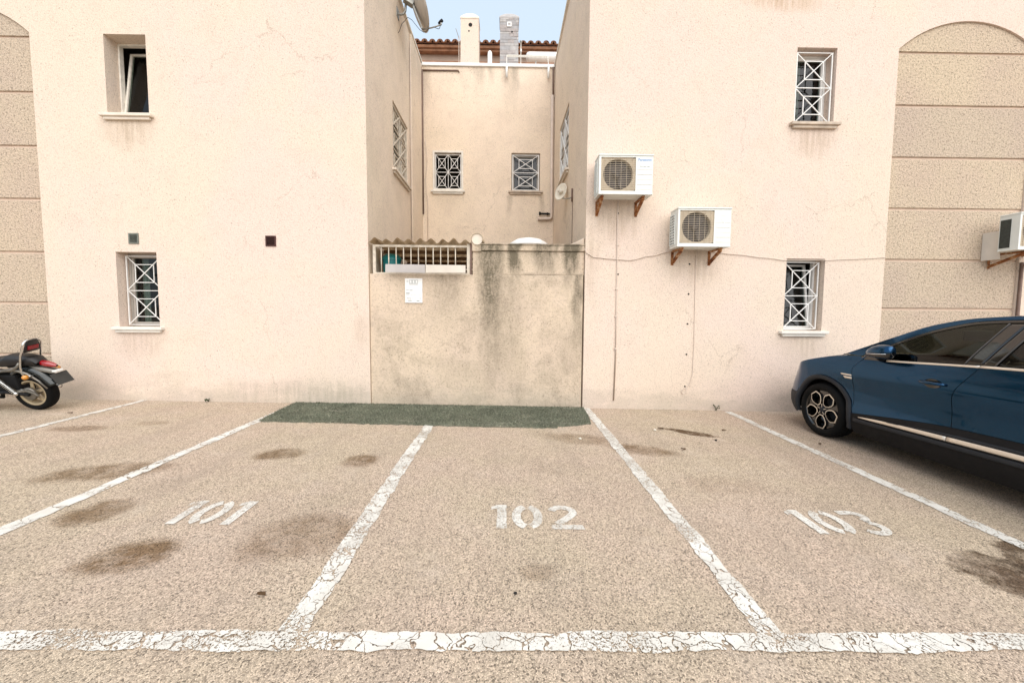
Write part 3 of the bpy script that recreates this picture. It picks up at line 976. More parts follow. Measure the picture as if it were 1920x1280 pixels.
# ------------------------------------------------------------------ house beyond, only its eaves show
FH = place('far_house', 'house beyond the rear wall, only its brown tiled eaves and wall top showing', 'house', (-1, 16, 0))
MB().box(-6, 5, 13.25, 20, 0, 10.0).build('wall', 'far_wall', FH)
m = MB()
m.box(-6, 5, 13.05, 13.249, 9.55, 9.66)
m.build('string_course', 'clay_dark', FH, bevel=0.02)
m = MB()
m.box(-6, 5, 12.98, 13.249, 10.03, 10.12)
m.box(-6, 5, 13.05, 13.249, 9.96, 10.03)
m.build('fascia', 'clay_dark', FH, bevel=0.015)
m = MB()
m.face([(-6, 12.95, 10.15), (5, 12.95, 10.15), (5, 19, 11.9), (-6, 19, 11.9)])
m.face([(-6, 12.95, 10.13), (5, 12.95, 10.13), (5, 12.95, 10.15), (-6, 12.95, 10.15)])
roof = m.build('roof', 'clay_tile', FH)
tilemesh = None
for k in range(26):
    x = -4.6 + k * 0.243
    if x > 2.6: break
    if tilemesh is None:
        m = MB()
        rows = []
        for (y, z, r) in ((12.88, 10.145, 0.095), (13.33, 10.276, 0.078)):
            rows.append([(r * math.cos(PI * j / 10), y, z + r * 0.85 * math.sin(PI * j / 10)) for j in range(11)])
        m.grid(rows)
        t = m.build('tile', 'clay_tile', roof, smooth=True, solid=0.018)
        tilemesh = t.data
        t.location.x = x
        t0 = t
        m = MB()
        rows = []
        for (y, z, r) in ((12.885, 10.21, 0.095), (13.5, 10.389, 0.09)):
            rows.append([(0.1215 + r * math.cos(PI + PI * j / 10), y, z + r * 0.7 * math.sin(PI + PI * j / 10)) for j in range(11)])
        m.grid(rows)
        c0 = m.build('channel_tile', 'clay_dark', roof, smooth=True, solid=0.018)
        c0.location.x = x
    else:
        for src in (t0, c0):
            t = src.copy()
            C.objects.link(t)
            t.location.x = x + random.uniform(-0.008, 0.008)
            t.location.z = random.uniform(-0.008, 0.008)
MB().prism([(-5.2, 9), (-2.0, 9), (-2.0, 10.35), (-4.9, 11.7)], 0.25, (0, 14.2, 0), (1, 0, 0), (0, 0, 1)).build('gable', 'far_wall', FH)

# ================================================================== low wall across the well
PWALL = place('patio_wall', 'low rain stained stucco wall closing the gap between the buildings', 'wall', (-0.5, 6.3, 0.02))
m = MB()
m.box(-2.185, 1.238, D + 0.022, D + 0.30, -0.3, 2.135)
m.build('lower_wall', 'stucco_low', PWALL, bevel=0.012)
m = MB()
m.box(-0.545, 1.252, D + 0.05, D + 0.28, 2.136, 2.515)
m.build('upper_wall', 'stucco_low', PWALL, bevel=0.008)
m = MB()
m.box(-0.40, 1.252, D + 0.022, D + 0.30, 2.517, 2.605)
m.box(-0.42, 1.254, D + 0.012, D + 0.31, 2.606, 2.628)
m.build('coping', 'stucco_low', PWALL, bevel=0.008)
m = MB()
m.box(-0.550, -0.400, D + 0.020, D + 0.30, 2.50, 2.69)
m.build('pier', 'stucco_low', PWALL, bevel=0.012)
m = MB()
m.prism([(1.02, 2.63), (1.25, 2.63), (1.25, 2.74)], 0.16, (0, D + 0.05, 0), (1, 0, 0), (0, 0, 1))
m.build('mortar_wedge', 'sill_grey', PWALL, bevel=0.01)
m = MB()
n = 18
rows = []
for y in (D - 0.01, D + 0.42):
    rows.append([(-0.468 + 0.098 * math.cos(-0.35 + (PI + 0.7) * j / n), y, 2.69 + 0.098 * math.sin(-0.35 + (PI + 0.7) * j / n)) for j in range(n + 1)])
m.grid(rows)
rt = m.build('ridge_tile', 'fibre_cement', PWALL, smooth=True, solid=0.013)
m = MB()
m.lathe([(0.001, 0.004), (0.086, 0.004), (0.086, 0.3)], (-0.468, D, 2.69), 'Y', 24)
m.build('mortar_fill', 'sill_stone', PWALL)
m = MB()
m.box(-2.18, -0.56, D + 0.301, D + 0.75, 2.06, 2.11)
m.build('shelf', 'old_wood', PWALL)
m = MB()      # patio floor and the dark rear of the lean-to
m.box(-2.2, 1.25, D + 0.31, YB - 0.01, 0.02, 0.06)
m.build('patio_floor', 'far_wall', PWALL)
m = MB()
m.box(-2.18, -0.5, 9.9, 9.95, 0.06, 2.60)
m.build('storage_back', 'old_wood', PWALL)
m = MB()
m.box(-0.56, -0.5, D + 0.31, 9.9, 0.06, 2.60)
m.build('storage_side', 'old_wood', PWALL)

# barred opening
SG = place('security_grille', 'white painted metal bars in the opening of the low wall, under the corrugated roof', 'grille', (-1.35, D + 0.06, 2.136))
m = MB()
m.box(-2.135, -2.09, D + 0.05, D + 0.09, 2.137, 2.60)
m.box(-0.635, -0.585, D + 0.05, D + 0.09, 2.137, 2.62)
m.box(-2.09, -0.635, D + 0.052, D + 0.088, 2.565, 2.60)
m.box(-2.09, -0.635, D + 0.052, D + 0.088, 2.138, 2.162)
m.build('frame', 'cream_bars', SG, bevel=0.003)
for k in range(11):
    x = -2.005 + k * 0.1185
    MB().tube([(x, D + 0.07, 2.16), (x, D + 0.07, 2.57)], 0.0085, 8).build('bar', 'cream_bars', SG, smooth=True)
m = MB().box(-0.580, -0.556, D + 0.03, D + 0.06, 2.137, 2.64)
m.build('edge_strip', 'pvc_brown', SG)

# corrugated lean-to roof
CR = place('corrugated_roof', 'corrugated fibre cement lean-to roof over the barred opening', 'roof', (-1.35, 8.0, 2.62))
m = MB()
rows = []
pitch = 0.1775
nx = 120
for y in (D - 0.03, D + 1.2, D + 2.5, 9.9):
    rows.append([(-2.18 + 1.62 * j / nx, y, 2.655 + 0.012 * math.sin(j * 0.21) + 0.032 * math.sin(2 * PI * (1.62 * j / nx) / pitch - 2.2)) for j in range(nx + 1)])
m.grid(rows)
m.build('sheet', 'lean_to_sheet', CR, smooth=True)
for y in (6.9, 7.7, 8.5, 9.3):
    MB().box(-2.17, -0.57, y, y + 0.04, 2.56, 2.615).build('batten', 'old_wood', CR)

# things stored behind the bars
bx = place('storage_barrel', 'teal plastic container with a lid behind the left end of the white bars', 'container', (-1.955, D + 0.47, 2.11))
m = MB()
m.lathe([(0.001, 2.112), (0.125, 2.112), (0.14, 2.13), (0.150, 2.40), (0.150, 2.42)], (-1.955, D + 0.47, 0), 'Z', 28)
m.build('body', 'teal_plastic', bx, smooth=True)
m = MB()
m.lathe([(0.163, 2.40), (0.166, 2.425), (0.155, 2.45), (0.11, 2.50), (0.03, 2.515), (0.001, 2.516)], (-1.955, D + 0.47, 0), 'Z', 28)
m.build('lid', 'teal_plastic', bx, smooth=True)
m = MB().prism([(-1.888, 2.150), (-1.268, 2.142), (-1.270, 2.272), (-1.883, 2.276)], 0.025, (0, D + 0.012, 0), (1, 0, 0), (0, -0.06, 0.998))
tag(m.build('board', 'board_grey', bevel=0.004), 'grey board leaning on the bars, above the notice', 'board')
m = MB().prism([(-1.262, 2.146), (-0.640, 2.152), (-0.640, 2.270), (-1.258, 2.272)], 0.025, (0, D + 0.012, 0), (1, 0, 0), (0, -0.06, 0.998))
tag(m.build('board', 'board_cream', bevel=0.004), 'cream board leaning on the bars, right of the grey one', 'board')
wt = place('water_tank', 'white domed tank top just showing above the stained low wall', 'tank', (0.39, 7.0, 0.06))
m = MB().lathe([(0.001, 0.06), (0.30, 0.06), (0.31, 0.1), (0.31, 2.66), (0.33, 2.68), (0.33, 2.73)], (0.395, 7.0, 0), 'Z', 40)
m.build('body', 'white_paint', wt, smooth=True)
m = MB().lathe([(0.345, 2.72), (0.345, 2.76), (0.30, 2.79), (0.22, 2.835), (0.12, 2.858), (0.001, 2.865)], (0.395, 7.0, 0), 'Z', 40)
m.build('lid', 'white_paint', wt, smooth=True)

# notice on the low wall
NS = place('notice_sign', 'white printed notice plate on the low wall below the bars', 'sign', (-1.478, D + 0.02, 1.87))
m = MB().box(-1.616, -1.340, D + 0.006, D + 0.021, 1.677, 2.066)
m.build('plate', 'white_paint', NS, bevel=0.002)
ny = D + 0.0055
def nprint(body, size, x, z, mat='ink_grey', width=None, bold=0.0):
    text_mesh('print', body, size, mat, NS, (x, ny, z), (1, 0, 0), (0, 0, 1), 0.0005, width, bold)
m = MB()
for k in range(3):
    frame_boxes(m, lambda u, d, z: Vector((u, ny + d, z)), -1.548 + k * 0.046, -1.502 + k * 0.046, 1.985, 2.040, 0.007, -0.0008, 0.0003)
m.box(-1.548, -1.410, ny - 0.0008, ny, 1.966, 1.976)
m.build('emblem', 'ink_grey', NS)
m = MB()                 # lines of small print, too faint to read
for x, z, w, h in ((-1.600, 1.872, 0.045, 0.016), (-1.545, 1.868, 0.05, 0.022), (-1.600, 1.800, 0.05, 0.012), (-1.525, 1.800, 0.03, 0.009), (-1.488, 1.800, 0.05, 0.009), (-1.405, 1.803, 0.05, 0.012), (-1.592, 2.005, 0.032, 0.026)):
    m.box(x, x + w, ny - 0.0008, ny, z, z + h)
m.build('small_print', 'ink_faint', NS)
m = MB()
for x, z, w, h in ((-1.600, 1.820, 0.058, 0.018), (-1.570, 1.706, 0.06, 0.014), (-1.435, 1.703, 0.048, 0.016)):
    m.box(x, x + w, ny - 0.0008, ny, z, z + h)
m.build('small_print', 'ink_grey', NS)
nprint('902 111 110', 0.044, -1.585, 1.734, 'ink_grey', 0.225)

# ================================================================== painted markings
def strip(name, pts, width, mat, label, z=0.005, jit=0.006, step=0.022):
    """a painted line along pts, edges slightly ragged"""
    rnd = random.Random(hash(label) % 1000 if False else len(label))
    (x0, y0), (x1, y1) = pts
    L = math.hypot(x1 - x0, y1 - y0)
    tx, ty = (x1 - x0) / L, (y1 - y0) / L
    nx, ny_ = -ty, tx
    n = int(L / step)
    rows = [[], []]
    drift = [0, 0]
    for k in range(n + 1):
        for e, sgn in ((0, -1), (1, 1)):
            drift[e] = drift[e] * 0.8 + rnd.uniform(-jit, jit)
            w = sgn * width / 2 + drift[e]
            px, py = x0 + tx * L * k / n + nx * w, y0 + ty * L * k / n + ny_ * w
            rows[e].append((px, py, gz(px) + z))
    m = MB().grid(rows)
    return tag(m.build(name, mat, fix=False), label, 'line marking', 'white parking bay lines')
strip('parking_line', ((-5.806, 6.18), (-5.74, 1.77)), 0.10, 'line_paint_solid', 'white bay line beside the motorcycle, leftmost of the lines')
strip('parking_line', ((-3.342, 5.77), (-3.40, 1.77)), 0.115, 'line_paint_solid', 'white bay line running to the left end of the green turf, left of number 101')
strip('parking_line', ((-1.026, 5.10), (-1.010, 1.76)), 0.125, 'line_paint', 'cracked white bay line between numbers 101 and 102')
strip('parking_line', ((1.318, 6.17), (1.306, 1.77)), 0.12, 'line_paint', 'white bay line between numbers 102 and 103')
strip('parking_line', ((3.614, 6.11), (3.596, 1.77)), 0.11, 'line_paint', 'white bay line between number 103 and the blue car')
strip('parking_line', ((-14.0, 1.628), (14.0, 1.79)), 0.104, 'line_paint', 'long cracked white line across the front of the bays', z=0.009)

def ribbon(path, w):
    L, R = [], []
    for i, p in enumerate(path):
        a, b = path[max(i - 1, 0)], path[min(i + 1, len(path) - 1)]
        dx, dy = b[0] - a[0], b[1] - a[1]
        l = math.hypot(dx, dy)
        L.append((p[0] - dy / l * w / 2, p[1] + dx / l * w / 2))
        R.append((p[0] + dy / l * w / 2, p[1] - dx / l * w / 2))
    return [L, R]
def arc(cx, cy, rx, ry, a0, a1, n=14):
    return [(cx + rx * math.cos(math.radians(a0 + (a1 - a0) * k / n)), cy + ry * math.sin(math.radians(a0 + (a1 - a0) * k / n))) for k in range(n + 1)]
DIG = {
    '1': ([[[(-0.012, 0.258), (-0.012, 0.303)], [(0.034, 0.280), (0.034, 0.335)]], [[(0.033, 0.0), (0.033, 0.335)], [(0.104, 0.0), (0.104, 0.335)]]], 0.105),
    '0': ([ribbon(arc(0.105, 0.168, 0.078, 0.140, 102, 258), 0.064), ribbon(arc(0.110, 0.168, 0.078, 0.140, -78, 78), 0.064)], 0.215),
    '2': ([ribbon(arc(0.115, 0.235, 0.082, 0.072, 165, -15, 12) + [(0.165, 0.175), (0.11, 0.115), (0.06, 0.07)], 0.058), [[(0.015, 0.0), (0.015, 0.06)], [(0.245, 0.0), (0.235, 0.055)]]], 0.245),
    '3': ([ribbon([(0.01, 0.30)] + arc(0.10, 0.245, 0.075, 0.062, 80, -75, 9), 0.056), ribbon(arc(0.10, 0.092, 0.085, 0.075, 70, -150, 14), 0.056)], 0.215),
}
def bay_number(txt, x, y, gap, label, sx=1.0):
    t = place('bay_number', label, 'number marking', (x + 0.25, y + 0.16, gz(x + 0.25)), 'painted bay numbers')
    for ch_ in txt:
        parts, w = DIG[ch_]
        m = MB()
        for g in parts:
            rows = [[], []]
            n = len(g[0])
            for r in (0, 1):
                for p in g[r]:
                    px, py = x + p[0] * sx, y + p[1]
                    rows[r].append((px, py, gz(px) + 0.006))
            m.grid(rows)
        m.build('digit', 'number_paint', t, fix=False)
        x += w * sx + gap
bay_number('101', -2.435, 2.655, 0.040, 'white painted number 101 on the left bay', 0.95)
bay_number('102', -0.095, 2.650, 0.045, 'white painted number 102 on the middle bay', 1.03)
bay_number('103', 2.235, 2.630, 0.040, 'white painted number 103 on the right bay', 1.0)

# ================================================================== strip of artificial turf
TURF = [(-3.40, 6.185), (-3.385, 5.75), (-3.325, 5.135), (-2.4, 5.12), (-1.25, 5.085), (-0.4, 5.05), (0.45, 5.045), (0.70, 5.06), (0.72, 5.13), (0.98, 5.20), (1.20, 5.27), (1.24, 5.6), (1.275, 6.19)]
AT = place('artificial_turf', 'worn strip of green artificial turf along the low wall', 'turf', (-1.0, 5.6, 0.015))
m = MB()
rnd = random.Random(5)
edge = []
for i in range(len(TURF)):
    a, b = TURF[i], TURF[(i + 1) % len(TURF)]
    n = max(1, int(math.hypot(b[0] - a[0], b[1] - a[1]) / 0.05))
    for k in range(n):
        x, y = a[0] + (b[0] - a[0]) * k / n, a[1] + (b[1] - a[1]) * k / n
        edge.append((x + rnd.uniform(-0.008, 0.008), y + (rnd.uniform(-0.022, 0.022) if y < 6.1 else 0)))
m.v = [(x, y, gz(x) + 0.010) for x, y in edge] + [(x, y, gz(x) - 0.002) for x, y in edge]
ne = len(edge)
m.f = [tuple(range(ne))] + [(i, (i + 1) % ne, ne + (i + 1) % ne, ne + i) for i in range(ne)]
m.build('mat', 'turf', AT)
def inside(x, y):
    r = False
    for i in range(len(TURF)):
        (xa, ya), (xb, yb) = TURF[i], TURF[i - 1]
        if (ya > y) != (yb > y) and x < (xb - xa) * (y - ya) / (yb - ya) + xa: r = not r
    return r
BALD = [(rnd.uniform(-3.2, 1.2), rnd.uniform(5.1, 6.1)) for _ in range(9)] + [(-0.9, 5.1), (-0.1, 5.09), (0.9, 5.25)]
m = MB()
for k in range(60000):
    x, y = rnd.uniform(-3.42, 1.3), rnd.uniform(5.03, 6.2)
    if not inside(x, y): continue
    if any((x - q[0]) ** 2 / 0.04 + (y - q[1]) ** 2 / 0.0006 < 1 + rnd.uniform(-0.7, 0.7) for q in BALD): continue
    h = rnd.uniform(0.010, 0.026)
    a = rnd.uniform(0, 2 * PI)
    w = 0.004
    lx, ly = rnd.uniform(-0.012, 0.012), rnd.uniform(-0.014, 0.006)
    z = gz(x) + 0.009
    k0 = len(m.v)
    m.v += [(x - w * math.cos(a), y - w * math.sin(a), z), (x + w * math.cos(a), y + w * math.sin(a), z), (x + lx, y + ly, z + h)]
    m.f.append((k0, k0 + 1, k0 + 2))
tb = m.build('turf_blades', 'turf_blade', AT, fix=False)
tb['kind'] = 'stuff'

# ================================================================== air conditioners
def air_conditioner(x0, z0, yf, label, W=0.80, H=0.545, T=0.27, bottoms=None, wall_y=D, logo=None, coil_side=False, group='outdoor air conditioning units'):
    t = place('air_conditioner', label, 'air conditioner', (x0 + W / 2, yf + T / 2, z0), group)
    yb = yf + T
    fw = 0.515                                   # width of the fan field
    cx, cz, R = x0 + 0.030 + fw / 2, z0 + H / 2 + 0.004, 0.222
    m = MB()                                     # casing: five faces and the front around the fan field
    m.face([(x0, yf, z0), (x0, yb, z0), (x0, yb, z0 + H), (x0, yf, z0 + H)])
    m.face([(x0 + W, yf, z0), (x0 + W, yb, z0), (x0 + W, yb, z0 + H), (x0 + W, yf, z0 + H)])
    m.face([(x0, yb, z0), (x0 + W, yb, z0), (x0 + W, yb, z0 + H), (x0, yb, z0 + H)])
    a, b, c, d = x0 + 0.030, x0 + 0.030 + fw, z0 + 0.035, z0 + H - 0.025
    for u0, u1, w0, w1 in ((x0, a, z0, z0 + H), (b, x0 + W, z0, z0 + H), (a, b, z0, c), (a, b, d, z0 + H)):
        m.face([(u0, yf, w0), (u1, yf, w0), (u1, yf, w1), (u0, yf, w1)])
    cas = m.build('casing', 'ac_white', t)
    m = MB().box(x0 - 0.008, x0 + W + 0.008, yf - 0.012, yb + 0.004, z0 + H - 0.004, z0 + H + 0.018)
    m.build('top_cover', 'ac_white', t, bevel=0.008)
    m = MB().box(x0 - 0.004, x0 + W + 0.004, yf - 0.006, yb + 0.004, z0 - 0.018, z0 + 0.004)
    m.build('base_tray', 'ac_white', t, bevel=0.005)
    m = MB()                                     # recessed beige fan field with a round mouth
    n = 48
    inner, outer = [], []
    for k in range(n):
        an = 2 * PI * (k + 0.5) / n
        ca, sa = math.cos(an), math.sin(an)
        inner.append((cx + R * ca, yf + 0.012, cz + R * sa))
        sc = 1 / max(abs(ca) / ((b - a) / 2), abs(sa) / ((d - c) / 2))
        outer.append(((a + b) / 2 + ca * sc, yf + 0.012, (c + d) / 2 + sa * sc))
    for k in range(n):
        j = (k + 1) % n
        m.face([outer[k], outer[j], inner[j], inner[k]])
        m.face([inner[k], inner[j], (inner[j][0], yf + 0.09, inner[j][2]), (inner[k][0], yf + 0.09, inner[k][2])])
    for p, q in (((a, c), (b, c)), ((b, c), (b, d)), ((b, d), (a, d)), ((a, d), (a, c))):
        m.face([(p[0], yf, p[1]), (q[0], yf, q[1]), (q[0], yf + 0.012, q[1]), (p[0], yf + 0.012, p[1])])
    m.build('fan_field', 'ac_beige', t)
    m = MB()
    m.lathe([(0.001, 0.09), (R, 0.09)], (cx, yf, cz), 'Y', 32)
    m.build('fan_well', 'fan_dark', t)
    m = MB()
    m.lathe([(0.001, 0.045), (0.045, 0.047), (0.05, 0.075)], (cx, yf, cz), 'Y', 20)
    for k in range(3):
        a0 = 2 * PI * k / 3 + 0.5
        rows = []
        for i in range(6):
            rr = 0.045 + (R - 0.06) * i / 5
            rows.append([(cx + rr * math.cos(a0 + s_ * (0.85 - 0.2 * i / 5) + 0.25 * i / 5), yf + 0.05 + 0.03 * s_, cz + rr * math.sin(a0 + s_ * (0.85 - 0.2 * i / 5) + 0.25 * i / 5)) for s_ in (0, 0.25, 0.5, 0.75, 1)])
        m.grid(rows)
    m.build('fan', 'fan_dark', t, smooth=True)
    m = MB()                                     # wire guard
    k = 0
    z = c + 0.02
    while z < d - 0.01:
        m.bar((a + 0.003, yf + 0.004, z), (b - 0.003, yf + 0.004, z), 0.004)
        z += 0.0265
    for k in range(6):
        x = a + 0.05 + (fw - 0.10) * k / 5
        m.bar((x, yf + 0.008, c + 0.003), (x, yf + 0.008, d - 0.003), 0.0035)
    m.build('fan_guard', 'ac_beige', t)
    for k in range(5):                           # pressed grooves of the service panel
        z = z0 + 0.05 + k * 0.073
        MB().box(b + 0.02, x0 + W - 0.012, yf - 0.0015, yf + 0.001, z, z + 0.004).build('groove', 'wire_brown' if k % 2 else 'board_grey', t)
    # side grille
    m = MB()
    s0, s1 = yf + 0.10, yb - 0.012
    m.box(x0 - 0.003, x0 + 0.001, s0, s1, z0 + 0.03, z0 + H - 0.06)
    m.build('side_coil', 'coil_dark', t)
    if not coil_side:
        m = MB()
        for k in range(12):
            z = z0 + 0.03 + (H - 0.09) * k / 11
            m.bar((x0 - 0.006, s0, z), (x0 - 0.006, s1, z), 0.008, 0.014)
        for k in range(4):
            y = s0 + (s1 - s0) * k / 3
            m.bar((x0 - 0.006, y, z0 + 0.03), (x0 - 0.006, y, z0 + H - 0.06), 0.012, 0.008)
        m.build('side_grille', 'ac_white', t)
    # rusty wall brackets
    for bxx in (bottoms or (x0 + 0.13, x0 + W - 0.17)):
        m = MB()
        pl = MB().box(bxx - 0.022, bxx + 0.022, wall_y - 0.006, wall_y + 0.001, z0 - 0.25, z0 - 0.02)
        br = pl.build('bracket', 'rusty_steel', t, bevel=0.002)
        m.bar((bxx, wall_y - 0.006, z0 - 0.035), (bxx, yf + 0.03, z0 - 0.035), 0.04, 0.026)
        m.bar((bxx, wall_y - 0.008, z0 - 0.215), (bxx, yf + 0.05, z0 - 0.056), 0.042, 0.036)
        m.build('strut', 'rusty_steel', br, bevel=0.004)
    if logo == 'blue':
        text_mesh('brand_print', 'Panasonic', 0.052, 'ink_blue', t, (b + 0.035, yf, z0 + H - 0.075), (1, 0, 0), (0, 0, 1), 0.001, 0.20, 0.0009)
        text_mesh('type_print', 'Inverter', 0.034, 'ink_grey', t, (b + 0.062, yf, z0 + H - 0.165), (1, 0, 0), (0, 0, 1), 0.001, 0.155, 0.0004)
    elif logo == 'sticker':
        MB().box(b + 0.035, b + 0.185, yf - 0.002, yf + 0.0005, z0 + H - 0.098, z0 + H - 0.045).build('sticker', 'white_paint', t)
        MB().prism([(b + 0.045, z0 + H - 0.165), (b + 0.10, z0 + H - 0.165), (b + 0.075, z0 + H - 0.115), (b + 0.045, z0 + H - 0.115)], 0.002, (0, yf - 0.002, 0), (1, 0, 0), (0, 0, 1)).build('sticker', 'white_paint', t)
        MB().prism([(b + 0.115, z0 + H - 0.165), (b + 0.155, z0 + H - 0.215), (b + 0.17, z0 + H - 0.175), (b + 0.165, z0 + H - 0.115), (b + 0.085, z0 + H - 0.115)], 0.002, (0, yf - 0.002, 0), (1, 0, 0), (0, 0, 1)).build('sticker', 'white_paint', t)
    return t
air_conditioner(1.362, 3.312, 5.80, 'upper white air conditioner with blue lettering, nearest the low wall', bottoms=(1.425, 2.045), logo='blue')
air_conditioner(2.562, 2.556, 5.80, 'lower white air conditioner with white stickers, on rusty brackets', bottoms=(2.655, 3.250), logo='sticker')
t3 = air_conditioner(7.675, 2.545, 5.72, 'cream air conditioner with a dark open coil, on the roughcast panel above the car', T=0.24, H=0.52, bottoms=(7.86, 8.38), wall_y=D + 0.026, coil_side=True)
MB().box(7.72, 7.735, 5.97, D + 0.02, 2.42, 2.86).build('mounting_plate', 'board_cream', t3)

# ================================================================== pipes and cables on the walls
def pipe(name, pts, r, mat, label, cat='pipe', n=8):
    return tag(MB().tube(pts, r, n).build(name, mat, smooth=True), label, cat)
cd = place('drain_conduit', 'thin brown drain hose running down the wall from the upper air conditioner', 'pipe', (1.763, D - 0.012, 0.114))
MB().tube([(1.757, D - 0.02, 3.30), (1.755, D - 0.012, 3.15), (1.768, D - 0.012, 2.157), (1.773, D - 0.012, 1.509), (1.776, D - 0.012, 0.96)], 0.0085, 8).build('hose', 'pvc_beige', cd, smooth=True)
MB().tube([(1.776, D - 0.012, 0.97), (1.779, D - 0.012, 0.86), (1.763, D - 0.012, 0.114)], 0.0105, 8).build('lower_hose', 'pvc_tan', cd, smooth=True)
for z in (2.62, 1.92, 1.48, 0.96):
    MB().box(1.752, 1.790, D - 0.026, D, z - 0.012, z + 0.012).build('clip', 'pvc_beige', cd, bevel=0.003)
pipe('drain_hose', [(3.03, D - 0.05, 2.54), (3.035, D - 0.01, 2.3), (3.04, D - 0.006, 1.946), (3.055, D - 0.006, 1.084), (3.048, D - 0.006, 0.559), (3.01, D - 0.006, 0.39), (2.95, D - 0.006, 0.32), (2.89, D - 0.006, 0.30), (2.87, D - 0.006, 0.26), (2.90, D - 0.006, 0.22), (2.95, D - 0.006, 0.25), (2.955, D - 0.006, 0.34)], 0.0055, 'pvc_beige', 'pale thin hose hanging from the lower air conditioner', 'hose')
def sag(pts, n=6):
    f = []
    for i in range(len(pts) - 1):
        for k in range(n):
            t = k / n
            f.append(tuple(pts[i][j] + (pts[i + 1][j] - pts[i][j]) * (t * t * (3 - 2 * t) if j == 2 else t) for j in range(3)))
    return f + [pts[-1]]
pipe('wall_cable', sag([(1.24, D - 0.012, 2.55), (1.285, D - 0.012, 2.48), (1.40, D - 0.012, 2.42), (1.709, D - 0.012, 2.394), (1.966, D - 0.012, 2.379), (2.308, D - 0.012, 2.45), (2.62, D - 0.015, 2.525), (2.68, D - 0.02, 2.54)], 4), 0.0065, 'pvc_beige', 'slack beige cable between the low wall and the lower air conditioner', 'cable')
pipe('wall_cable', sag([(3.30, D - 0.012, 2.52), (3.641, D - 0.012, 2.487), (4.206, D - 0.012, 2.433), (4.468, D - 0.012, 2.401), (5.147, D - 0.012, 2.407), (5.50, D - 0.012, 2.425), (5.773, D - 0.012, 2.438), (6.09, D - 0.012, 2.458), (6.13, D + 0.0, 2.46)], 4), 0.0055, 'pvc_beige', 'thin pale cable across the lower right window', 'cable')
pipe('niche_pipe', [(8.36, D - 0.02, 2.40), (8.36, D - 0.02, 1.2), (8.36, D - 0.02, -0.1)], 0.022, 'pvc_brown', 'brown pipe at the right edge of the roughcast panel', 'pipe')
pipe('drain_pipe', [(1.150, YB - 0.05, 7.05), (1.160, YB - 0.05, 4.05), (1.155, YB - 0.05, 3.985), (1.12, YB - 0.05, 3.96), (0.81, YB - 0.05, 3.955)], 0.038, 'pvc_beige', 'beige drain pipe in the right corner of the rear wall', 'pipe', 12)
pipe('drain_pipe', [(1.165, YB - 0.03, 7.75), (1.17, YB - 0.03, 7.0)], 0.022, 'pvc_brown', 'dark short pipe above the beige drain pipe in the corner', 'pipe')
sp = place('drain_stub', 'dark pipe stub beside the foot of the beige drain pipe', 'pipe', (1.0, YB - 0.04, 4.09))
MB().tube([(0.862, YB - 0.05, 4.095), (1.12, YB - 0.05, 4.085)], 0.022, 8).build('tube', 'black_plastic', sp, smooth=True)
MB().lathe([(0.001, -0.02), (0.045, -0.02), (0.045, 0.02), (0.001, 0.02)], (0.86, YB - 0.05, 4.095), 'X', 12).build('end_cap', 'black_plastic', sp)
MB().lathe([(0.03, -0.02), (0.036, -0.02), (0.036, 0.02), (0.03, 0.02)], (1.06, YB - 0.05, 4.088), 'X', 12).build('collar', 'black_plastic', sp)
pipe('corner_pipe', [(-2.165, YB - 0.03, 7.62), (-2.165, YB - 0.03, 4.05)], 0.024, 'pvc_brown', 'dark brown pipe down the left corner of the rear wall', 'pipe')
pipe('corner_cable', [(-2.10, YB - 0.02, 5.9), (-2.06, YB - 0.02, 5.4), (-2.10, YB - 0.02, 4.9), (-2.05, YB - 0.02, 4.3), (-2.05, YB - 0.02, 3.0)], 0.008, 'pvc_beige', 'thin loose cable beside the brown corner pipe', 'cable')
pipe('wall_conduit', [(-2.20, YB - 0.02, 7.635), (-1.25, YB - 0.02, 7.642), (-1.235, YB - 0.02, 7.60)], 0.018, 'pvc_brown', 'short brown conduit under the white coping, left of the stains', 'pipe')
pipe('side_conduit', [(XL(9.06) + 0.02, 9.055, 7.6), (XL(9.06) + 0.02, 9.055, 2.75)], 0.012, 'pvc_beige', 'thin conduit beside the pilaster on the left side wall', 'pipe')

# ================================================================== satellite dishes
def dish(name, label, centre, face, R, depth, mat, squash=1.0):
    t = place(name, label, 'satellite dish', centre)
    q = Vector(face).normalized().to_track_quat('Z', 'Y')
    c = Vector(centre)
    def X(p): return tuple(c + q @ Vector(p))
    m = MB()
    rows = []
    for i in range(9):
        r = R * i / 8
        rows.append([X((r * squash * math.cos(2 * PI * j / 40), r * math.sin(2 * PI * j / 40), depth * (r / R) ** 2)) for j in range(41)])
    m.grid(rows)
    m.build('reflector', mat, t, smooth=True, solid=0.012)
    return t, X
d1, X = dish('satellite_dish', 'large grey satellite dish seen from behind, high on the left side wall', (-1.86, 8.1, 7.62), (0.86, 0.30, 0.40), 0.46, 0.09, 'dish_grey', 0.9)
MB().bar(X((0, -0.44, -0.03)), X((0, 0.18, -0.03)), 0.085, 0.035, up=(1, 0, 0)).build('back_beam', 'dull_metal', d1, bevel=0.005)
MB().bar(X((0, 0.02, -0.02)), X((0.0, 0.16, -0.16)), 0.12, 0.09).build('clamp', 'dull_metal', d1, bevel=0.01)
m = MB()
m.tube([(XL(8.1), 8.1, 7.46), (-2.14, 8.1, 7.45), (-2.09, 8.1, 7.46), (-2.05, 8.1, 7.52), (-2.04, 8.1, 7.64), (-2.03, 8.1, 7.78)], 0.022, 10)
m.box(XL(8.1) - 0.01, XL(8.1) + 0.012, 8.02, 8.18, 7.38, 7.56)
m.build('wall_mount', 'dull_metal', d1, smooth=False)
arm_end = Vector((-1.34, 8.1, 7.27))
a0 = Vector(X((0, -0.44, -0.03)))
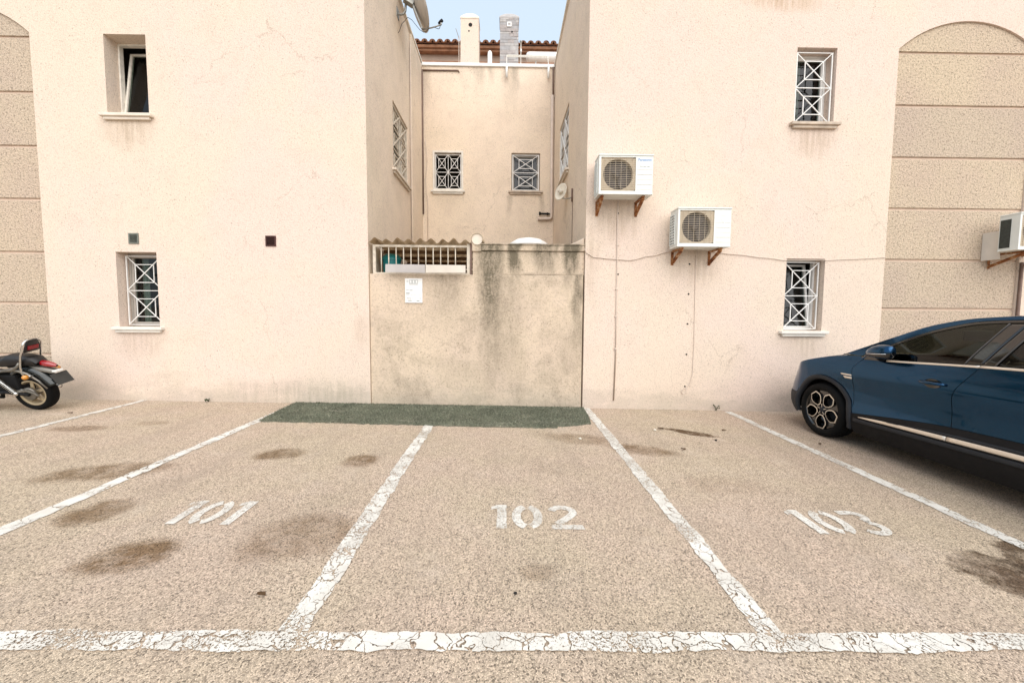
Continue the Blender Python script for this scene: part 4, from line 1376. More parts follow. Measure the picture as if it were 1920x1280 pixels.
MB().tube([a0, a0.lerp(arm_end, 0.5) + Vector((0, 0, -0.01)), arm_end], 0.013, 8).build('feed_arm', 'dull_metal', d1, smooth=True)
MB().tube([arm_end + Vector((-0.05, 0, 0.02)), arm_end + Vector((-0.01, 0, 0.055)), arm_end + Vector((0.03, 0.0, 0.09))], [0.02, 0.032, 0.03], 10).build('receiver', 'black_plastic', d1, smooth=True)
MB().tube([arm_end, arm_end + Vector((0.0, 0, 0.05))], 0.018, 8).build('feed_clamp', 'dull_metal', d1)
MB().tube(sag([tuple(arm_end), tuple(arm_end + Vector((-0.04, 0, -0.08))), tuple(a0.lerp(arm_end, 0.55)), tuple(a0 + Vector((0.02, 0, -0.05))), (-2.0, 8.1, 7.4), (-2.1, 8.1, 7.3), (XL(8.1) + 0.01, 8.1, 7.1)], 4), 0.005, 6).build('lead', 'black_plastic', d1, smooth=True)
d2, X = dish('satellite_dish', 'small cream satellite dish on the right side wall, above the low wall', (1.13, 8.0, 3.975), (-0.70, -0.66, 0.26), 0.185, 0.045, 'dish_cream', 0.8)
MB().tube([X((0, 0, 0.02)), X((0, 0, 0.08))], [0.035, 0.045], 10).build('receiver', 'dish_cream', d2, smooth=True)
MB().tube([X((0.09, -0.02, 0.07)), X((0, 0, 0.075)), X((-0.09, 0.02, 0.07))], 0.008, 6).build('feed_bracket', 'pvc_beige', d2)
MB().tube([X((0.0, -0.12, 0.0)), (1.16, 7.8, 3.80), (1.20, 7.5, 3.72), (1.225, 7.36, 3.70)], 0.011, 8).build('wall_mount', 'dull_metal', d2, smooth=True)
MB().tube([(1.225, 7.36, 3.86), (1.225, 7.36, 3.62)], 0.016, 8).build('mast', 'pvc_brown', d2, smooth=True)
MB().tube([(1.235, 7.36, 3.62), (1.238, 7.36, 2.2)], 0.006, 6).build('lead', 'pvc_brown', d2, smooth=True)

# ================================================================== on the roof terrace
vp = place('vent_pipe', 'white capped vent pipe between the two chimneys', 'pipe', (-0.488, 11.0, 7.56))
MB().lathe([(0.001, 8.66), (0.03, 8.655), (0.055, 8.62), (0.063, 8.56), (0.063, 7.56)], (-0.488, 11.0, 0), 'Z', 20).build('tube', 'white_paint', vp, smooth=True)
solar = place('water_heater', 'white cylindrical water heater tank on the roof, right of the stone chimney', 'tank', (1.2, 12.1, 7.56))
zc = 9.22
MB().lathe([(0.001, 0.55), (0.07, 0.56), (0.118, 0.60), (0.128, 0.66), (0.128, 2.0), (0.10, 2.05), (0.001, 2.06)], (0.0, 12.1, zc), 'X', 24).build('tank', 'white_paint', solar, smooth=True)
for x in (0.85, 1.75):
    MB().bar((x, 12.1, 7.56), (x, 12.1, zc - 0.11), 0.04).build('leg', 'dull_metal', solar)
dr = place('drying_rack', 'white drying rack hooked over the coping, right of the stone chimney', 'drying rack', (0.5, YB - 0.05, 7.46))
for k, (y, z) in enumerate(((10.75, 8.40), (10.6, 8.29), (10.42, 8.15))):
    MB().tube([(-0.02, y, z), (1.07, y, z - 0.005)], 0.009, 6).build('rail', 'old_white_paint', dr)
for x in (-0.023, 1.040):
    MB().tube([(x, YB - 0.075, 7.455), (x, YB - 0.075, 7.78)], 0.028, 8).build('leg', 'white_paint', dr, smooth=True)
    MB().tube([(x, YB - 0.07, 7.75), (x, 10.40, 8.15), (x, 10.78, 8.42)], 0.009, 6).build('arm', 'old_white_paint', dr)
an = place('antenna', 'thin metal antenna pole left of the beige chimney', 'antenna', (-1.36, 11.1, 7.56))
MB().tube([(-1.345, 11.1, 7.56), (-1.345, 11.1, 9.09)], 0.012, 6).build('pole', 'pvc_beige', an)
MB().tube([(-1.35, 11.1, 9.06), (-1.43, 11.1, 9.3)], 0.01, 6).build('whip', 'dull_metal', an)
an = place('antenna', 'pale metal pole with a small cap right of the stone chimney', 'antenna', (0.37, 11.1, 7.56))
MB().tube([(0.365, 11.1, 7.56), (0.365, 11.1, 9.0)], 0.012, 6).build('pole', 'old_white_paint', an)
MB().lathe([(0.001, 9.01), (0.035, 9.0), (0.035, 8.97), (0.001, 8.96)], (0.365, 11.1, 0), 'Z', 10).build('cap', 'dull_metal', an)
MB().lathe([(0.012, 8.80), (0.026, 8.78), (0.026, 8.72), (0.012, 8.70)], (0.365, 11.1, 0), 'Z', 10).build('collar', 'white_paint', an)

# ================================================================== litter and weeds
rnd = random.Random(11)
def leaf(x, y, s, label, mat='dry_leaf', grp='dry leaves on the asphalt'):
    m = MB()
    a = rnd.uniform(0, 6.28)
    rows = []
    for i in range(5):
        t = i / 4
        w = s * 0.35 * math.sin(PI * (0.08 + 0.84 * t))
        c = Vector((x + math.cos(a) * s * (t - 0.5), y + math.sin(a) * s * (t - 0.5), 0))
        n_ = Vector((-math.sin(a), math.cos(a), 0))
        rows.append([(p.x, p.y, gz(p.x) + 0.008 + h) for p, h in ((c - n_ * w, 0.014 * abs(t - 0.5) + 0.012), (c, 0.0 + 0.01 * t), (c + n_ * w, 0.016))])
    m.grid(rows)
    tag(m.build('dry_leaf', mat, smooth=True, fix=False, solid=0.001), label, 'leaf', grp)
leaf(2.10, 5.08, 0.075, 'curled dark dry leaf near the wall side end of bay 103')
leaf(3.85, 4.55, 0.05, 'small dark leaf between the bay line and the blue car')
leaf(2.95, 5.05, 0.05, 'small leaf beside the dark oil stain near the wall')
leaf(2.05, 4.30, 0.05, 'small leaf on the long pale brown stain in bay 103')
leaf(-1.30, 1.98, 0.045, 'small dark leaf near the front end of bay 101')
leaf(-6.05, 5.35, 0.05, 'dry leaf between the motorcycle wheel and the leftmost line')
m = MB()
def pebble(x, y, r, label, mat):
    m = MB()
    rows = []
    for i in range(6):
        ph = PI * i / 5
        rows.append([(x + r * math.sin(ph) * math.cos(2 * PI * j / 8) * (1 + 0.2 * math.sin(j * 2.1)), y + r * math.sin(ph) * math.sin(2 * PI * j / 8), gz(x) + r * 0.6 + r * 0.65 * math.cos(ph)) for j in range(9)])
    m.grid(rows)
    tag(m.build('pebble', mat, smooth=True), label, 'pebble', 'pebbles on the asphalt')
pebble(2.00, 5.02, 0.022, 'pale pebble beside the curled dry leaf', 'pale_stone')
pebble(0.92, 4.62, 0.020, 'cream pebble in front of the turf, left of the bay line', 'pale_stone')
pebble(2.62, 4.65, 0.016, 'dark pebble in front of the dark oil stain', 'soot')
pebble(0.06, 2.02, 0.010, 'dark small pebble near the front end of bay 102', 'soot')
def weed(x, label, n=7, h=0.11, y=D - 0.01):
    t = place('weed', label, 'weed', (x, y, gz(x)), 'weeds at the foot of the wall')
    for k in range(n):
        a = rnd.uniform(-1.2, 1.2)
        hh = h * rnd.uniform(0.5, 1)
        pts = [(x, y, gz(x)), (x + 0.3 * hh * math.sin(a), y - 0.01, gz(x) + hh * 0.6), (x + 0.7 * hh * math.sin(a), y - 0.025 - 0.02 * rnd.random(), gz(x) + hh)]
        MB().tube(pts, [0.004, 0.004, 0.0008], 5).build('stem', 'weed_green', t)
        p = pts[2]
        MB().face([p, (p[0] + 0.014, p[1] - 0.005, p[2] - 0.012), (p[0] + 0.004, p[1] - 0.004, p[2] - 0.03), (p[0] - 0.010, p[1] - 0.003, p[2] - 0.014)]).build('leaf', 'weed_green', t, fix=False)
weed(3.46, 'dark dry weed at the wall foot, left of the line beside the car', 5, 0.12)
weed(-4.78, 'small dark weed at the wall foot, between the leftmost line and the turf', 9, 0.07)
weed(-3.02, 'tiny weed at the wall foot at the left end of the turf', 4, 0.04)

# ================================================================== blue car, nose to the wall
CARX, CARY = 5.03, 4.93                      # centre line; front axle
CAR = thing('parked_car', 'dark blue crossover car parked nose to the wall on the right', 'car', (CARX, CARY, gz(CARX) + 0.002), (0, math.atan(SLOPE), 0))
# local frame: x to the right, y forward from the front axle, z up; the near (left) side is x < 0
HWZ = curve([(0.16, 0.82), (0.25, 0.862), (0.36, 0.892), (0.46, 0.888), (0.56, 0.862), (0.68, 0.866), (0.80, 0.890), (0.88, 0.908), (0.93, 0.911), (0.97, 0.906), (1.03, 0.888), (1.10, 0.862), (1.18, 0.840)])
NOSE = curve([(0.15, 0.80), (0.25, 0.87), (0.40, 0.925), (0.55, 0.935), (0.64, 0.90), (0.72, 0.84), (0.82, 0.74), (1.0, 0.60)])
TAIL = curve([(0.15, -3.52), (0.35, -3.64), (0.7, -3.66), (0.95, -3.62), (1.15, -3.55), (1.3, -3.45)])
TAP = curve([(0.0, 1.0), (0.25, 0.985), (0.5, 0.925), (0.7, 0.82), (0.86, 0.66), (0.95, 0.50), (1.0, 0.34)])
def sidex(y, z):
    w = HWZ(z) if z <= 1.18 else 0.840 - (z - 1.18) * 0.44 - (z - 1.18) ** 2 * 0.12
    if y > 0.25:
        w *= TAP(min(1, (y - 0.25) / max(0.05, NOSE(z) - 0.25)))
    elif y < -2.7:
        w *= TAP(min(1, (y + 2.7) / (TAIL(z) + 2.7)))
    # pressed line low on the doors
    return w
HOOD = curve([(-0.56, 1.118), (-0.30, 1.100), (0.0, 1.045), (0.25, 0.978), (0.42, 0.915), (0.55, 0.850), (0.66, 0.795), (0.78, 0.750), (0.94, 0.70)])
BELT = curve([(-3.66, 1.10), (-3.3, 1.17), (-2.7, 1.205), (-1.95, 1.165), (-1.6, 1.148), (-0.85, 1.102), (-0.40, 1.085)])
WTOP = curve([(-3.15, 1.235), (-2.85, 1.39), (-2.35, 1.53), (-1.85, 1.560), (-1.50, 1.542), (-1.16, 1.455), (-0.86, 1.310), (-0.62, 1.170), (-0.50, 1.105)])
RAIL = curve([(-3.60, 1.12), (-3.40, 1.20), (-3.1, 1.335), (-2.7, 1.49), (-2.2, 1.585), (-1.75, 1.602), (-1.42, 1.580), (-1.10, 1.508), (-0.76, 1.355), (-0.48, 1.215), (-0.24, 1.100)])
RA = 0.452                                    # wheel opening in the paint
HUBZ = 0.350
def archz(y, yc, r=RA):
    d = r * r - (y - yc) ** 2
    return HUBZ + math.sqrt(d) if d > 0 else HUBZ
g1 = curve([(0.2, -0.452), (0.95, -0.440), (1.04, -0.49), (1.10, -0.56)])
g2 = curve([(0.3, -1.455), (0.60, -1.455), (0.80, -1.462), (0.90, -1.490), (1.0, -1.545), (1.16, -1.625), (1.3, -1.68), (1.54, -1.78)])
g3 = curve([(0.2, -2.255), (0.62, -2.262), (0.75, -2.32), (0.9, -2.42), (1.05, -2.56), (1.25, -2.72)])
SKIRT = curve([(-2.26, 0.585), (-1.46, 0.555), (-1.0, 0.505), (-0.45, 0.425)])
KK = lambda v: (lambda q: v)
def panel(ya, yb, zlo, zhi, off=0.0, ns=24, nt=12, side=-1, spow=1.0, cosine=False):
    """a piece of the flank between two curves y(z) and two curves z(y)"""
    rows = []
    for j in range(nt + 1):
        t = j / nt
        row = []
        for i in range(ns + 1):
            s = i / ns
            if cosine: s = (1 - math.cos(PI * s)) / 2
            if spow != 1.0: s = 1 - (1 - s) ** spow
            z = 0.8
            for _ in range(6):
                y = ya(z) + (yb(z) - ya(z)) * s
                z = zlo(y) + (zhi(y) - zlo(y)) * t
            row.append((side * (sidex(y, z) + off), y, z))
        rows.append(row)
    fwd = rows[0][-1][1] > rows[0][0][1]
    if (side > 0) != fwd:
        rows = [r[::-1] for r in rows]
    return MB().grid(rows)
GAP = 0.0028
def off(c, d): return lambda q: c(q) + d
def both(name, mat, fn, parent=None, **kw):
    r = []
    for side in (-1, 1):
        r.append(fn(side).build(name, mat, parent or CAR, **kw))
    return r
P_ = 'blue_car_paint'
SM = dict(smooth=True)
def flank(name, mat, ya, yb, zlo, zhi, parent=None, **kw):
    b = {k: kw.pop(k) for k in ('smooth', 'solid', 'bevel') if k in kw}
    if not b: b = SM
    r = []
    for side in (-1, 1):
        o = panel(ya, yb, zlo, zhi, side=side, **kw).build(name, mat, parent or CAR, fix=False, **b)
        if side > 0 and 'solid' in b:
            pass
        r.append(o)
    return r
ztopF = lambda y: HOOD(y)
flank('front_fender', P_, off(g1, GAP), lambda z: 0.452, lambda y: archz(y, 0.0), ztopF, ns=44, nt=14, cosine=True)
flank('front_bumper', P_, lambda z: 0.456, lambda z: NOSE(z), lambda y: 0.50, ztopF, ns=26, nt=14, spow=1.7)
flank('lower_bumper', 'grey_plastic', lambda z: 0.456, lambda z: NOSE(z), lambda y: 0.21, lambda y: 0.497, off=0.004, ns=26, nt=6, spow=1.7)
doors = flank('front_door', P_, off(g2, GAP), off(g1, -GAP), SKIRT, lambda y: BELT(y) - 0.012, ns=22, nt=26)
rdoors = flank('rear_door', P_, off(g3, GAP), off(g2, -GAP), SKIRT, lambda y: BELT(y) - 0.012, ns=18, nt=26)
flank('rear_quarter', P_, lambda z: -3.172, off(g3, -GAP), lambda y: archz(y, -2.72), lambda y: BELT(y), ns=40, nt=14, cosine=True)
flank('rear_bumper', P_, lambda z: -3.176, lambda z: TAIL(z), lambda y: 0.24, lambda y: BELT(y), ns=24, nt=14, spow=1.7)
# sill cladding with its bright strip
flank('sill_cladding', 'black_plastic', lambda z: -2.27, lambda z: -0.452, lambda y: 0.19, lambda y: SKIRT(y) - 0.003, off=0.006, ns=30, nt=8)
STR = curve([(-2.25, 0.468), (-1.97, 0.462), (-1.46, 0.445), (-0.95, 0.425), (-0.56, 0.402)])
STW = curve([(-2.25, 0.022), (-1.4, 0.020), (-0.8, 0.014), (-0.56, 0.004)])
flank('sill_trim', 'bright_trim', lambda z: -1.452, lambda z: -0.56, lambda y: STR(y) - STW(y), lambda y: STR(y) + STW(y), off=0.017, ns=24, nt=3, smooth=True, solid=0.014)
flank('sill_trim', 'bright_trim', lambda z: -2.25, lambda z: -1.462, lambda y: STR(y) - STW(y), lambda y: STR(y) + STW(y), off=0.017, ns=18, nt=3, smooth=True, solid=0.014)
flank('sill_edge', 'grey_plastic', lambda z: -2.26, lambda z: -0.50, lambda y: STR(y) - STW(y) - 0.060, lambda y: STR(y) - STW(y) - 0.020, off=0.020, ns=30, nt=3, smooth=True, solid=0.02)
flank('sill_lip', 'grey_plastic', lambda z: -2.26, lambda z: -0.9, lambda y: STR(y) + STW(y) + 0.006, lambda y: STR(y) + STW(y) + 0.030 * min(1, (-y - 0.9) / 0.5), off=0.013, ns=24, nt=3, smooth=True, solid=0.012)
# belt moulding
flank('belt_trim', 'bright_trim', off(g2, 0.004), lambda z: -0.80, lambda y: BELT(y) - 0.010, lambda y: BELT(y) + 0.008, off=0.006, ns=20, nt=2, smooth=True, solid=0.012)
flank('belt_trim', 'bright_trim', lambda z: -2.85, off(g2, -0.004), lambda y: BELT(y) - 0.010, lambda y: BELT(y) + 0.010, off=0.006, ns=20, nt=2, smooth=True, solid=0.012)
flank('mirror_base', 'gloss_black', lambda z: -0.80, lambda z: -0.54, lambda y: BELT(y) - 0.010, lambda y: max(BELT(y), WTOP(y)), ns=10, nt=5)
# wheel arch mouldings
def arch_mould(yc):
    for side in (-1, 1):
        rows = []
        for r_, o_ in ((0.400, -0.03), (0.402, 0.010), (0.415, 0.022), (0.448, 0.022), (0.458, 0.012), (0.459, -0.004)):
            row = []
            for k in range(41):
                a = math.radians(-16 + (212) * k / 40)
                y, z = yc + r_ * math.cos(a), HUBZ + r_ * math.sin(a)
                row.append((side * (sidex(y, max(z, 0.26)) + o_), y, z))
            rows.append(row)
        MB().grid(rows).build('arch_moulding', 'grey_plastic', CAR, smooth=True)
arch_mould(0.0)
arch_mould(-2.72)
# glass house
bpF = curve([(1.0, -1.46), (1.15, -1.500), (1.54, -1.655)])
bpR = curve([(1.0, -1.66), (1.16, -1.715), (1.54, -1.860)])
FRM = dict(smooth=True, solid=0.006)
flank('front_side_glass', 'car_glass', bpF, lambda z: -0.80 if z < 1.2 else -0.80 + 0 * z, lambda y: BELT(y) + 0.008, lambda y: max(BELT(y) + 0.012, WTOP(y) - 0.014), off=-0.006, ns=30, nt=10, smooth=True)
flank('rear_side_glass', 'car_glass', lambda z: -2.72, bpR, lambda y: BELT(y) + 0.010, lambda y: WTOP(y) - 0.014, off=-0.006, ns=30, nt=10, smooth=True)
flank('door_pillar', 'gloss_black', off(g2, 0.003), off(bpF, 0.004), lambda y: BELT(y) + 0.008, lambda y: WTOP(y) - 0.014, ns=6, nt=12, **FRM)
flank('door_pillar', 'gloss_black', off(bpR, -0.004), off(g2, -0.003), lambda y: BELT(y) + 0.010, lambda y: WTOP(y) - 0.014, ns=6, nt=12, **FRM)
flank('glass_seal', 'seal_grey', lambda z: bpF(z) - 0.006, lambda z: bpF(z) + 0.006, lambda y: BELT(y) + 0.008, lambda y: WTOP(y) - 0.014, off=0.004, ns=2, nt=12, smooth=True, solid=0.005)
flank('glass_seal', 'seal_grey', lambda z: bpR(z) - 0.006, lambda z: bpR(z) + 0.006, lambda y: BELT(y) + 0.010, lambda y: WTOP(y) - 0.014, off=0.004, ns=2, nt=12, smooth=True, solid=0.005)
flank('window_frame', 'gloss_black', lambda z: -3.05, lambda z: -0.50, lambda y: WTOP(y) - 0.014, lambda y: WTOP(y) + 0.014, off=0.001, ns=60, nt=3, **FRM)
flank('rear_pillar', P_, lambda z: -3.6, lambda z: -2.72, lambda y: BELT(y), lambda y: max(BELT(y) + 0.003, min(RAIL(y), WTOP(y) - 0.016)), ns=16, nt=6)
flank('roof_rail', P_, lambda z: -3.55, lambda z: -0.26, lambda y: max(BELT(y) + 0.002, WTOP(y) + 0.015), lambda y: max(BELT(y) + 0.004, RAIL(y)), off=0.003, ns=80, nt=6, smooth=True)
def topsurf(y0, y1, n, crown, mat, name, shift=0.0, inset=0.0):
    rows = []
    for i in range(n + 1):
        y = y0 + (y1 - y0) * i / n
        z = RAIL(y)
        xe = sidex(y, z) + 0.003 - inset
        row = []
        for j in range(25):
            u = -1 + 2 * j / 24
            k = 1 - abs(u) ** 2.4
            row.append((xe * u, y + shift * (1 - u * u), z + crown * k))
        rows.append(row)
    return MB().grid(rows).build(name, mat, CAR, smooth=True)
topsurf(-2.25, -1.30, 24, 0.028, P_, 'roof')
topsurf(-1.30, -0.24, 30, 0.028, 'car_glass', 'windscreen', 0.10)
topsurf(-3.55, -2.25, 20, 0.028, 'car_glass', 'rear_glass', -0.04)
# bonnet
rows = []
for i in range(31):
    y = -0.56 + (0.865 + 0.56) * i / 30
    z = HOOD(y)
    xe = sidex(y, z) - 0.002
    row = []
    for j in range(33):
        u = -1 + 2 * j / 32
        k = 1 - abs(u) ** 3.0
        ridge = 0.012 * math.exp(-((abs(u) - 0.62) / 0.10) ** 2)
        row.append((xe * u, y + 0.04 * (1 - u * u) * (i / 30), z + (0.036 * k + ridge) * (0.4 + 0.6 * min(1, (31 - i) / 8)) - (0.010 if abs(u) > 0.985 else 0)))
    rows.append(row)
hood = MB().grid(rows).build('bonnet', P_, CAR, smooth=True)
for u0 in (-1, 1):
    pts = []
    for i in range(16):
        y = -0.30 + 0.98 * i / 15
        z = HOOD(y)
        xe = sidex(y, z)
        u = 0.90 - 0.02 * i / 15
        pts.append((u0 * xe * u, y, z + 0.036 * (1 - u ** 3) + 0.002))
    MB().tube(pts, 0.0035, 5).build('bonnet_gap', 'black_plastic', hood)
rows = []
for j in range(12):
    z = 0.21 + (0.84 - 0.21) * j / 11
    y = NOSE(z)
    xe = sidex(y, z)
    rows.append([(xe * (-1 + 2 * i / 10), y + 0.02 * (1 - (-1 + 2 * i / 10) ** 2), z) for i in range(11)])
MB().grid(rows).build('front_grille', 'black_plastic', CAR, smooth=True)
rows = []
for j in range(12):
    z = 0.24 + (1.12 - 0.24) * j / 11
    y = TAIL(z)
    xe = sidex(y, z)
    rows.append([(xe * (-1 + 2 * i / 10), y - 0.02 * (1 - (-1 + 2 * i / 10) ** 2), z) for i in range(11)])
MB().grid(rows).build('tailgate', P_, CAR, smooth=True)
flank('tail_light', 'red_lens', lambda z: -3.35, lambda z: TAIL(z) + 0.01, lambda y: 0.93, lambda y: 1.01, off=0.006, ns=12, nt=3, smooth=True, solid=0.01)
flank('headlamp', 'lamp_clear', lambda z: 0.56, lambda z: NOSE(z) - 0.03, lambda y: HOOD(y) - 0.085, lambda y: HOOD(y) - 0.012, off=0.003, ns=16, nt=4, smooth=True, solid=0.006)
# dark inner body and underside, floor dropped to block light beneath the car
m = MB()
m.box(-0.80, 0.80, -2.20, -0.52, 0.165, 0.62)
m.box(-0.55, 0.55, -3.5, 0.72, 0.18, 0.80)
m.box(-0.74, 0.74, -3.48, -3.25, 0.30, 0.95)
m.box(-0.62, 0.62, 0.50, 0.74, 0.26, 0.78)
m.box(-0.78, 0.78, -0.54, -0.47, 0.25, 1.0)
m.box(-0.70, 0.70, -3.2, -2.25, 0.80, 1.02)
m.box(-0.68, 0.68, -0.46, 0.45, 0.80, 0.92)
m.build('underbody', 'cabin_dark', CAR)
m = MB()
m.box(-0.76, 0.76, -0.95, -0.50, 0.62, 1.06)
m.box(-0.80, -0.70, -2.6, -0.9, 0.6, 1.07)
m.box(0.70, 0.80, -2.6, -0.9, 0.6, 1.07)
m.build('dashboard', 'cabin_dark', CAR, bevel=0.04)
m = MB()
rows = []
for i in range(12):
    y = -2.35 + 1.0 * i / 11
    z = RAIL(y) - 0.03
    xe = sidex(y, z) - 0.03
    rows.append([(xe * (-1 + 2 * j / 8), y, z + 0.025 * (1 - (-1 + 2 * j / 8) ** 2)) for j in range(9)])
m.grid(rows).build('roof_lining', 'headliner', CAR, smooth=True)
for sx in (-0.37, 0.37):
    for yy in (-1.75, -2.6):
        m = MB()
        m.box(sx - 0.25, sx + 0.25, yy, yy + 0.52, 0.5, 0.72)
        m.prism([(-0.02, 0.66), (0.12, 0.66), (-0.08, 1.22), (-0.20, 1.22)], 0.48, (sx + 0.24, yy, 0), (0, 1, 0), (0, 0, 1))
        m.prism([(-0.12, 1.26), (-0.03, 1.26), (-0.07, 1.45), (-0.16, 1.44)], 0.27, (sx + 0.135, yy, 0), (0, 1, 0), (0, 0, 1))
        m.build('seat', 'seat_leather', CAR, bevel=0.04, seg=3)
m = MB()
ring = []
for k in range(33):
    a = 2 * PI * k / 32
    ring.append((-0.37 + 0.18 * math.cos(a), -1.02 - 0.07 * math.sin(a), 1.02 + 0.165 * math.sin(a)))
m.tube(ring, 0.015, 8, cap=False).build('steering_wheel', 'black_plastic', CAR, smooth=True)
MB().box(-0.52, -0.22, -1.21, -1.195, 1.36, 1.46).build('sun_visor', 'headliner', CAR, bevel=0.006)
# door handles
for (dl, y0, y1, z0, z1) in ((doors, -1.42, -1.20, 0.945, 0.958), (rdoors, -2.36, -2.14, 0.965, 0.978)):
    for side, dr_ in zip((-1, 1), dl):
        m = MB()
        pts, rr = [], []
        for k in range(13):
            t = k / 12
            y = y0 + (y1 - y0) * t
            pts.append((side * (sidex(y, z1) + 0.004 + 0.034 * math.sin(PI * min(1, max(0, t * 1.0))) ** 0.5), y, z0 + (z1 - z0) * t * 0 + 0.0))
            rr.append(0.013 + 0.004 * math.sin(PI * t))
        m.tube(pts, rr, 10)
        m.build('handle', P_, dr_, smooth=True)
        rows = []
        for i in range(7):
            r_ = [0.001, 0.012, 0.024, 0.034, 0.040, 0.044, 0.045][i]
            rows.append([(side * (sidex((y0 + y1) / 2, z0) + 0.0012 + 0.0005 * i), (y0 + y1) / 2 + 1.7 * r_ * math.cos(2 * PI * k / 20), z0 - 0.004 + r_ * math.sin(2 * PI * k / 20)) for k in range(21)])
        MB().grid(rows).build('handle_recess', 'gloss_black', dr_)
# badge bars on the fender
flank('fender_badge', 'bright_trim', lambda z: -0.436 + 0 * z, lambda z: -0.290 - (0.888 - z) * 0.6, lambda y: 0.866, lambda y: 0.884, off=0.006, ns=6, nt=2, smooth=True, solid=0.008)
flank('fender_badge', 'bright_trim', lambda z: -0.436, lambda z: -0.325 - (0.852 - z) * 0.8, lambda y: 0.828, lambda y: 0.852, off=0.006, ns=6, nt=2, smooth=True, solid=0.008)
# mirrors, folded back against the glass
for side in (-1, 1):
    secs = [(-0.648, 0.004, 0.006, -0.030), (-0.66, 0.020, 0.022, -0.027), (-0.69, 0.040, 0.042, -0.018), (-0.735, 0.056, 0.060, -0.006), (-0.79, 0.066, 0.071, 0.002), (-0.85, 0.068, 0.075, 0.006), (-0.905, 0.062, 0.072, 0.008), (-0.935, 0.052, 0.064, 0.008), (-0.950, 0.034, 0.050, 0.008), (-0.953, 0.004, 0.01, 0.008)]
    rows, low = [], []
    for y, rx, rz, dz in secs:
        rows.append([(side * (0.955 + rx * math.cos(2 * PI * k / 28)), y, 1.196 + dz + rz * math.sin(2 * PI * k / 28)) for k in range(29)])
        low.append([(side * (0.955 + (rx + 0.003) * math.cos(PI * 1.08 + PI * 0.84 * k / 14)), y, 1.196 + dz + (rz + 0.003) * math.sin(PI * 1.08 + PI * 0.84 * k / 14)) for k in range(15)])
    mr = MB().grid(rows).build('mirror', P_, CAR, smooth=True)
    MB().grid(low).build('lower_shell', 'gloss_black', mr, smooth=True)
    MB().tube([(side * (0.955 + 0.066), -0.72, 1.168), (side * (0.955 + 0.071), -0.80, 1.170), (side * (0.955 + 0.071), -0.88, 1.176), (side * (0.955 + 0.06), -0.935, 1.182)], [0.002, 0.005, 0.005, 0.003], 6).build('signal_strip', 'lamp_clear', mr, smooth=True)
    MB().tube([(side * 0.84, -0.74, 1.120), (side * 0.90, -0.76, 1.132), (side * 0.95, -0.77, 1.155)], [0.05, 0.038, 0.03], 10).build('mirror_arm', 'black_plastic', mr, smooth=True)
# wheels
def wheel(x, y, side):
    R, Wd = HUBZ, 0.215
    def X(d): return side * d
    prof = []
    for r_, d in ((0.258, 0.0), (0.268, 0.014), (0.292, 0.022), (0.322, 0.018), (0.340, 0.002), (0.3485, -0.030), (0.3495, -0.06), (0.346, -0.063), (0.346, -0.070), (0.3495, -0.073), (0.350, -0.105), (0.346, -0.108), (0.346, -0.115), (0.3495, -0.118), (0.3485, -0.170), (0.338, -0.195), (0.29, -0.21), (0.258, -0.19)):
        prof.append((r_, X(d)))
    w = MB().lathe(prof, (x, y, HUBZ), 'X', 64)
    wh = w.build('wheel', 'dark_rubber', CAR, smooth=True)
    m = MB()
    m.lathe([(0.262, X(0.004)), (0.258, X(-0.004)), (0.248, X(-0.010)), (0.240, X(-0.06)), (0.225, X(-0.16)), (0.001, X(-0.16))], (x, y, HUBZ), 'X', 48)
    m.build('rim', 'gloss_black', wh, smooth=True)
    m = MB().lathe([(0.001, X(-0.085)), (0.15, X(-0.085)), (0.15, X(-0.10)), (0.001, X(-0.10))], (x, y, HUBZ), 'X', 36)
    m.build('brake_disc', 'grey_plastic', wh)
    # five petal shaped spokes frames, machined faces
    petal = [(0.068, 0.024), (0.105, 0.058), (0.150, 0.080), (0.185, 0.082), (0.246, 0.046), (0.248, -0.046), (0.185, -0.082), (0.150, -0.080), (0.105, -0.058), (0.068, -0.024)]
    for k in range(5):
        a = math.radians(270 + 72 * k)
        er, et = (math.cos(a), math.sin(a)), (-math.sin(a), math.cos(a))
        cxr = sum(p[0] for p in petal) / len(petal)
        def pt(p, sc, d):
            r_, t_ = cxr + (p[0] - cxr) * sc, p[1] * sc
            return (x + X(d), y + er[0] * r_ + et[0] * t_, HUBZ + er[1] * r_ + et[1] * t_)
        rows = []
        pl = petal + [petal[0]]
        for sc, d in ((1.0, -0.05), (1.0, -0.002), (0.865, 0.0), (0.83, -0.05)):
            rows.append([pt(p, sc, d) for p in pl])
        m = MB().grid(rows[1:3])
        m.build('spoke', 'satin_silver', wh)
        m = MB().grid(rows[0:2])
        m.grid(rows[2:4])
        m.build('spoke_edge', 'gloss_black', wh)
        a2 = a + math.radians(36)
        m = MB()
        er, et = (math.cos(a2), math.sin(a2)), (-math.sin(a2), math.cos(a2))
        poly = [(0.02, 0.016), (0.10, 0.012), (0.245, 0.075), (0.245, -0.075), (0.10, -0.012), (0.02, -0.016)]
        k0 = [(x + X(-0.022), y + er[0] * r_ + et[0] * t_, HUBZ + er[1] * r_ + et[1] * t_) for r_, t_ in poly]
        m.face(k0).build('spoke_web', 'gloss_black', wh)
    m = MB().lathe([(0.001, X(0.006)), (0.024, X(0.005)), (0.030, X(0.0)), (0.046, X(-0.006)), (0.052, X(-0.03))], (x, y, HUBZ), 'X', 24)
    m.build('hub_cap', 'grey_plastic', wh, smooth=True)
    for k in range(5):
        a = math.radians(270 + 36 + 72 * k)
        m = MB().bar((x + X(-0.004), y + 0.030 * math.cos(a), HUBZ + 0.030 * math.sin(a)), (x + X(-0.004), y + 0.075 * math.cos(a), HUBZ + 0.075 * math.sin(a)), 0.007)
        m.build('spoke_root', 'satin_silver', wh)
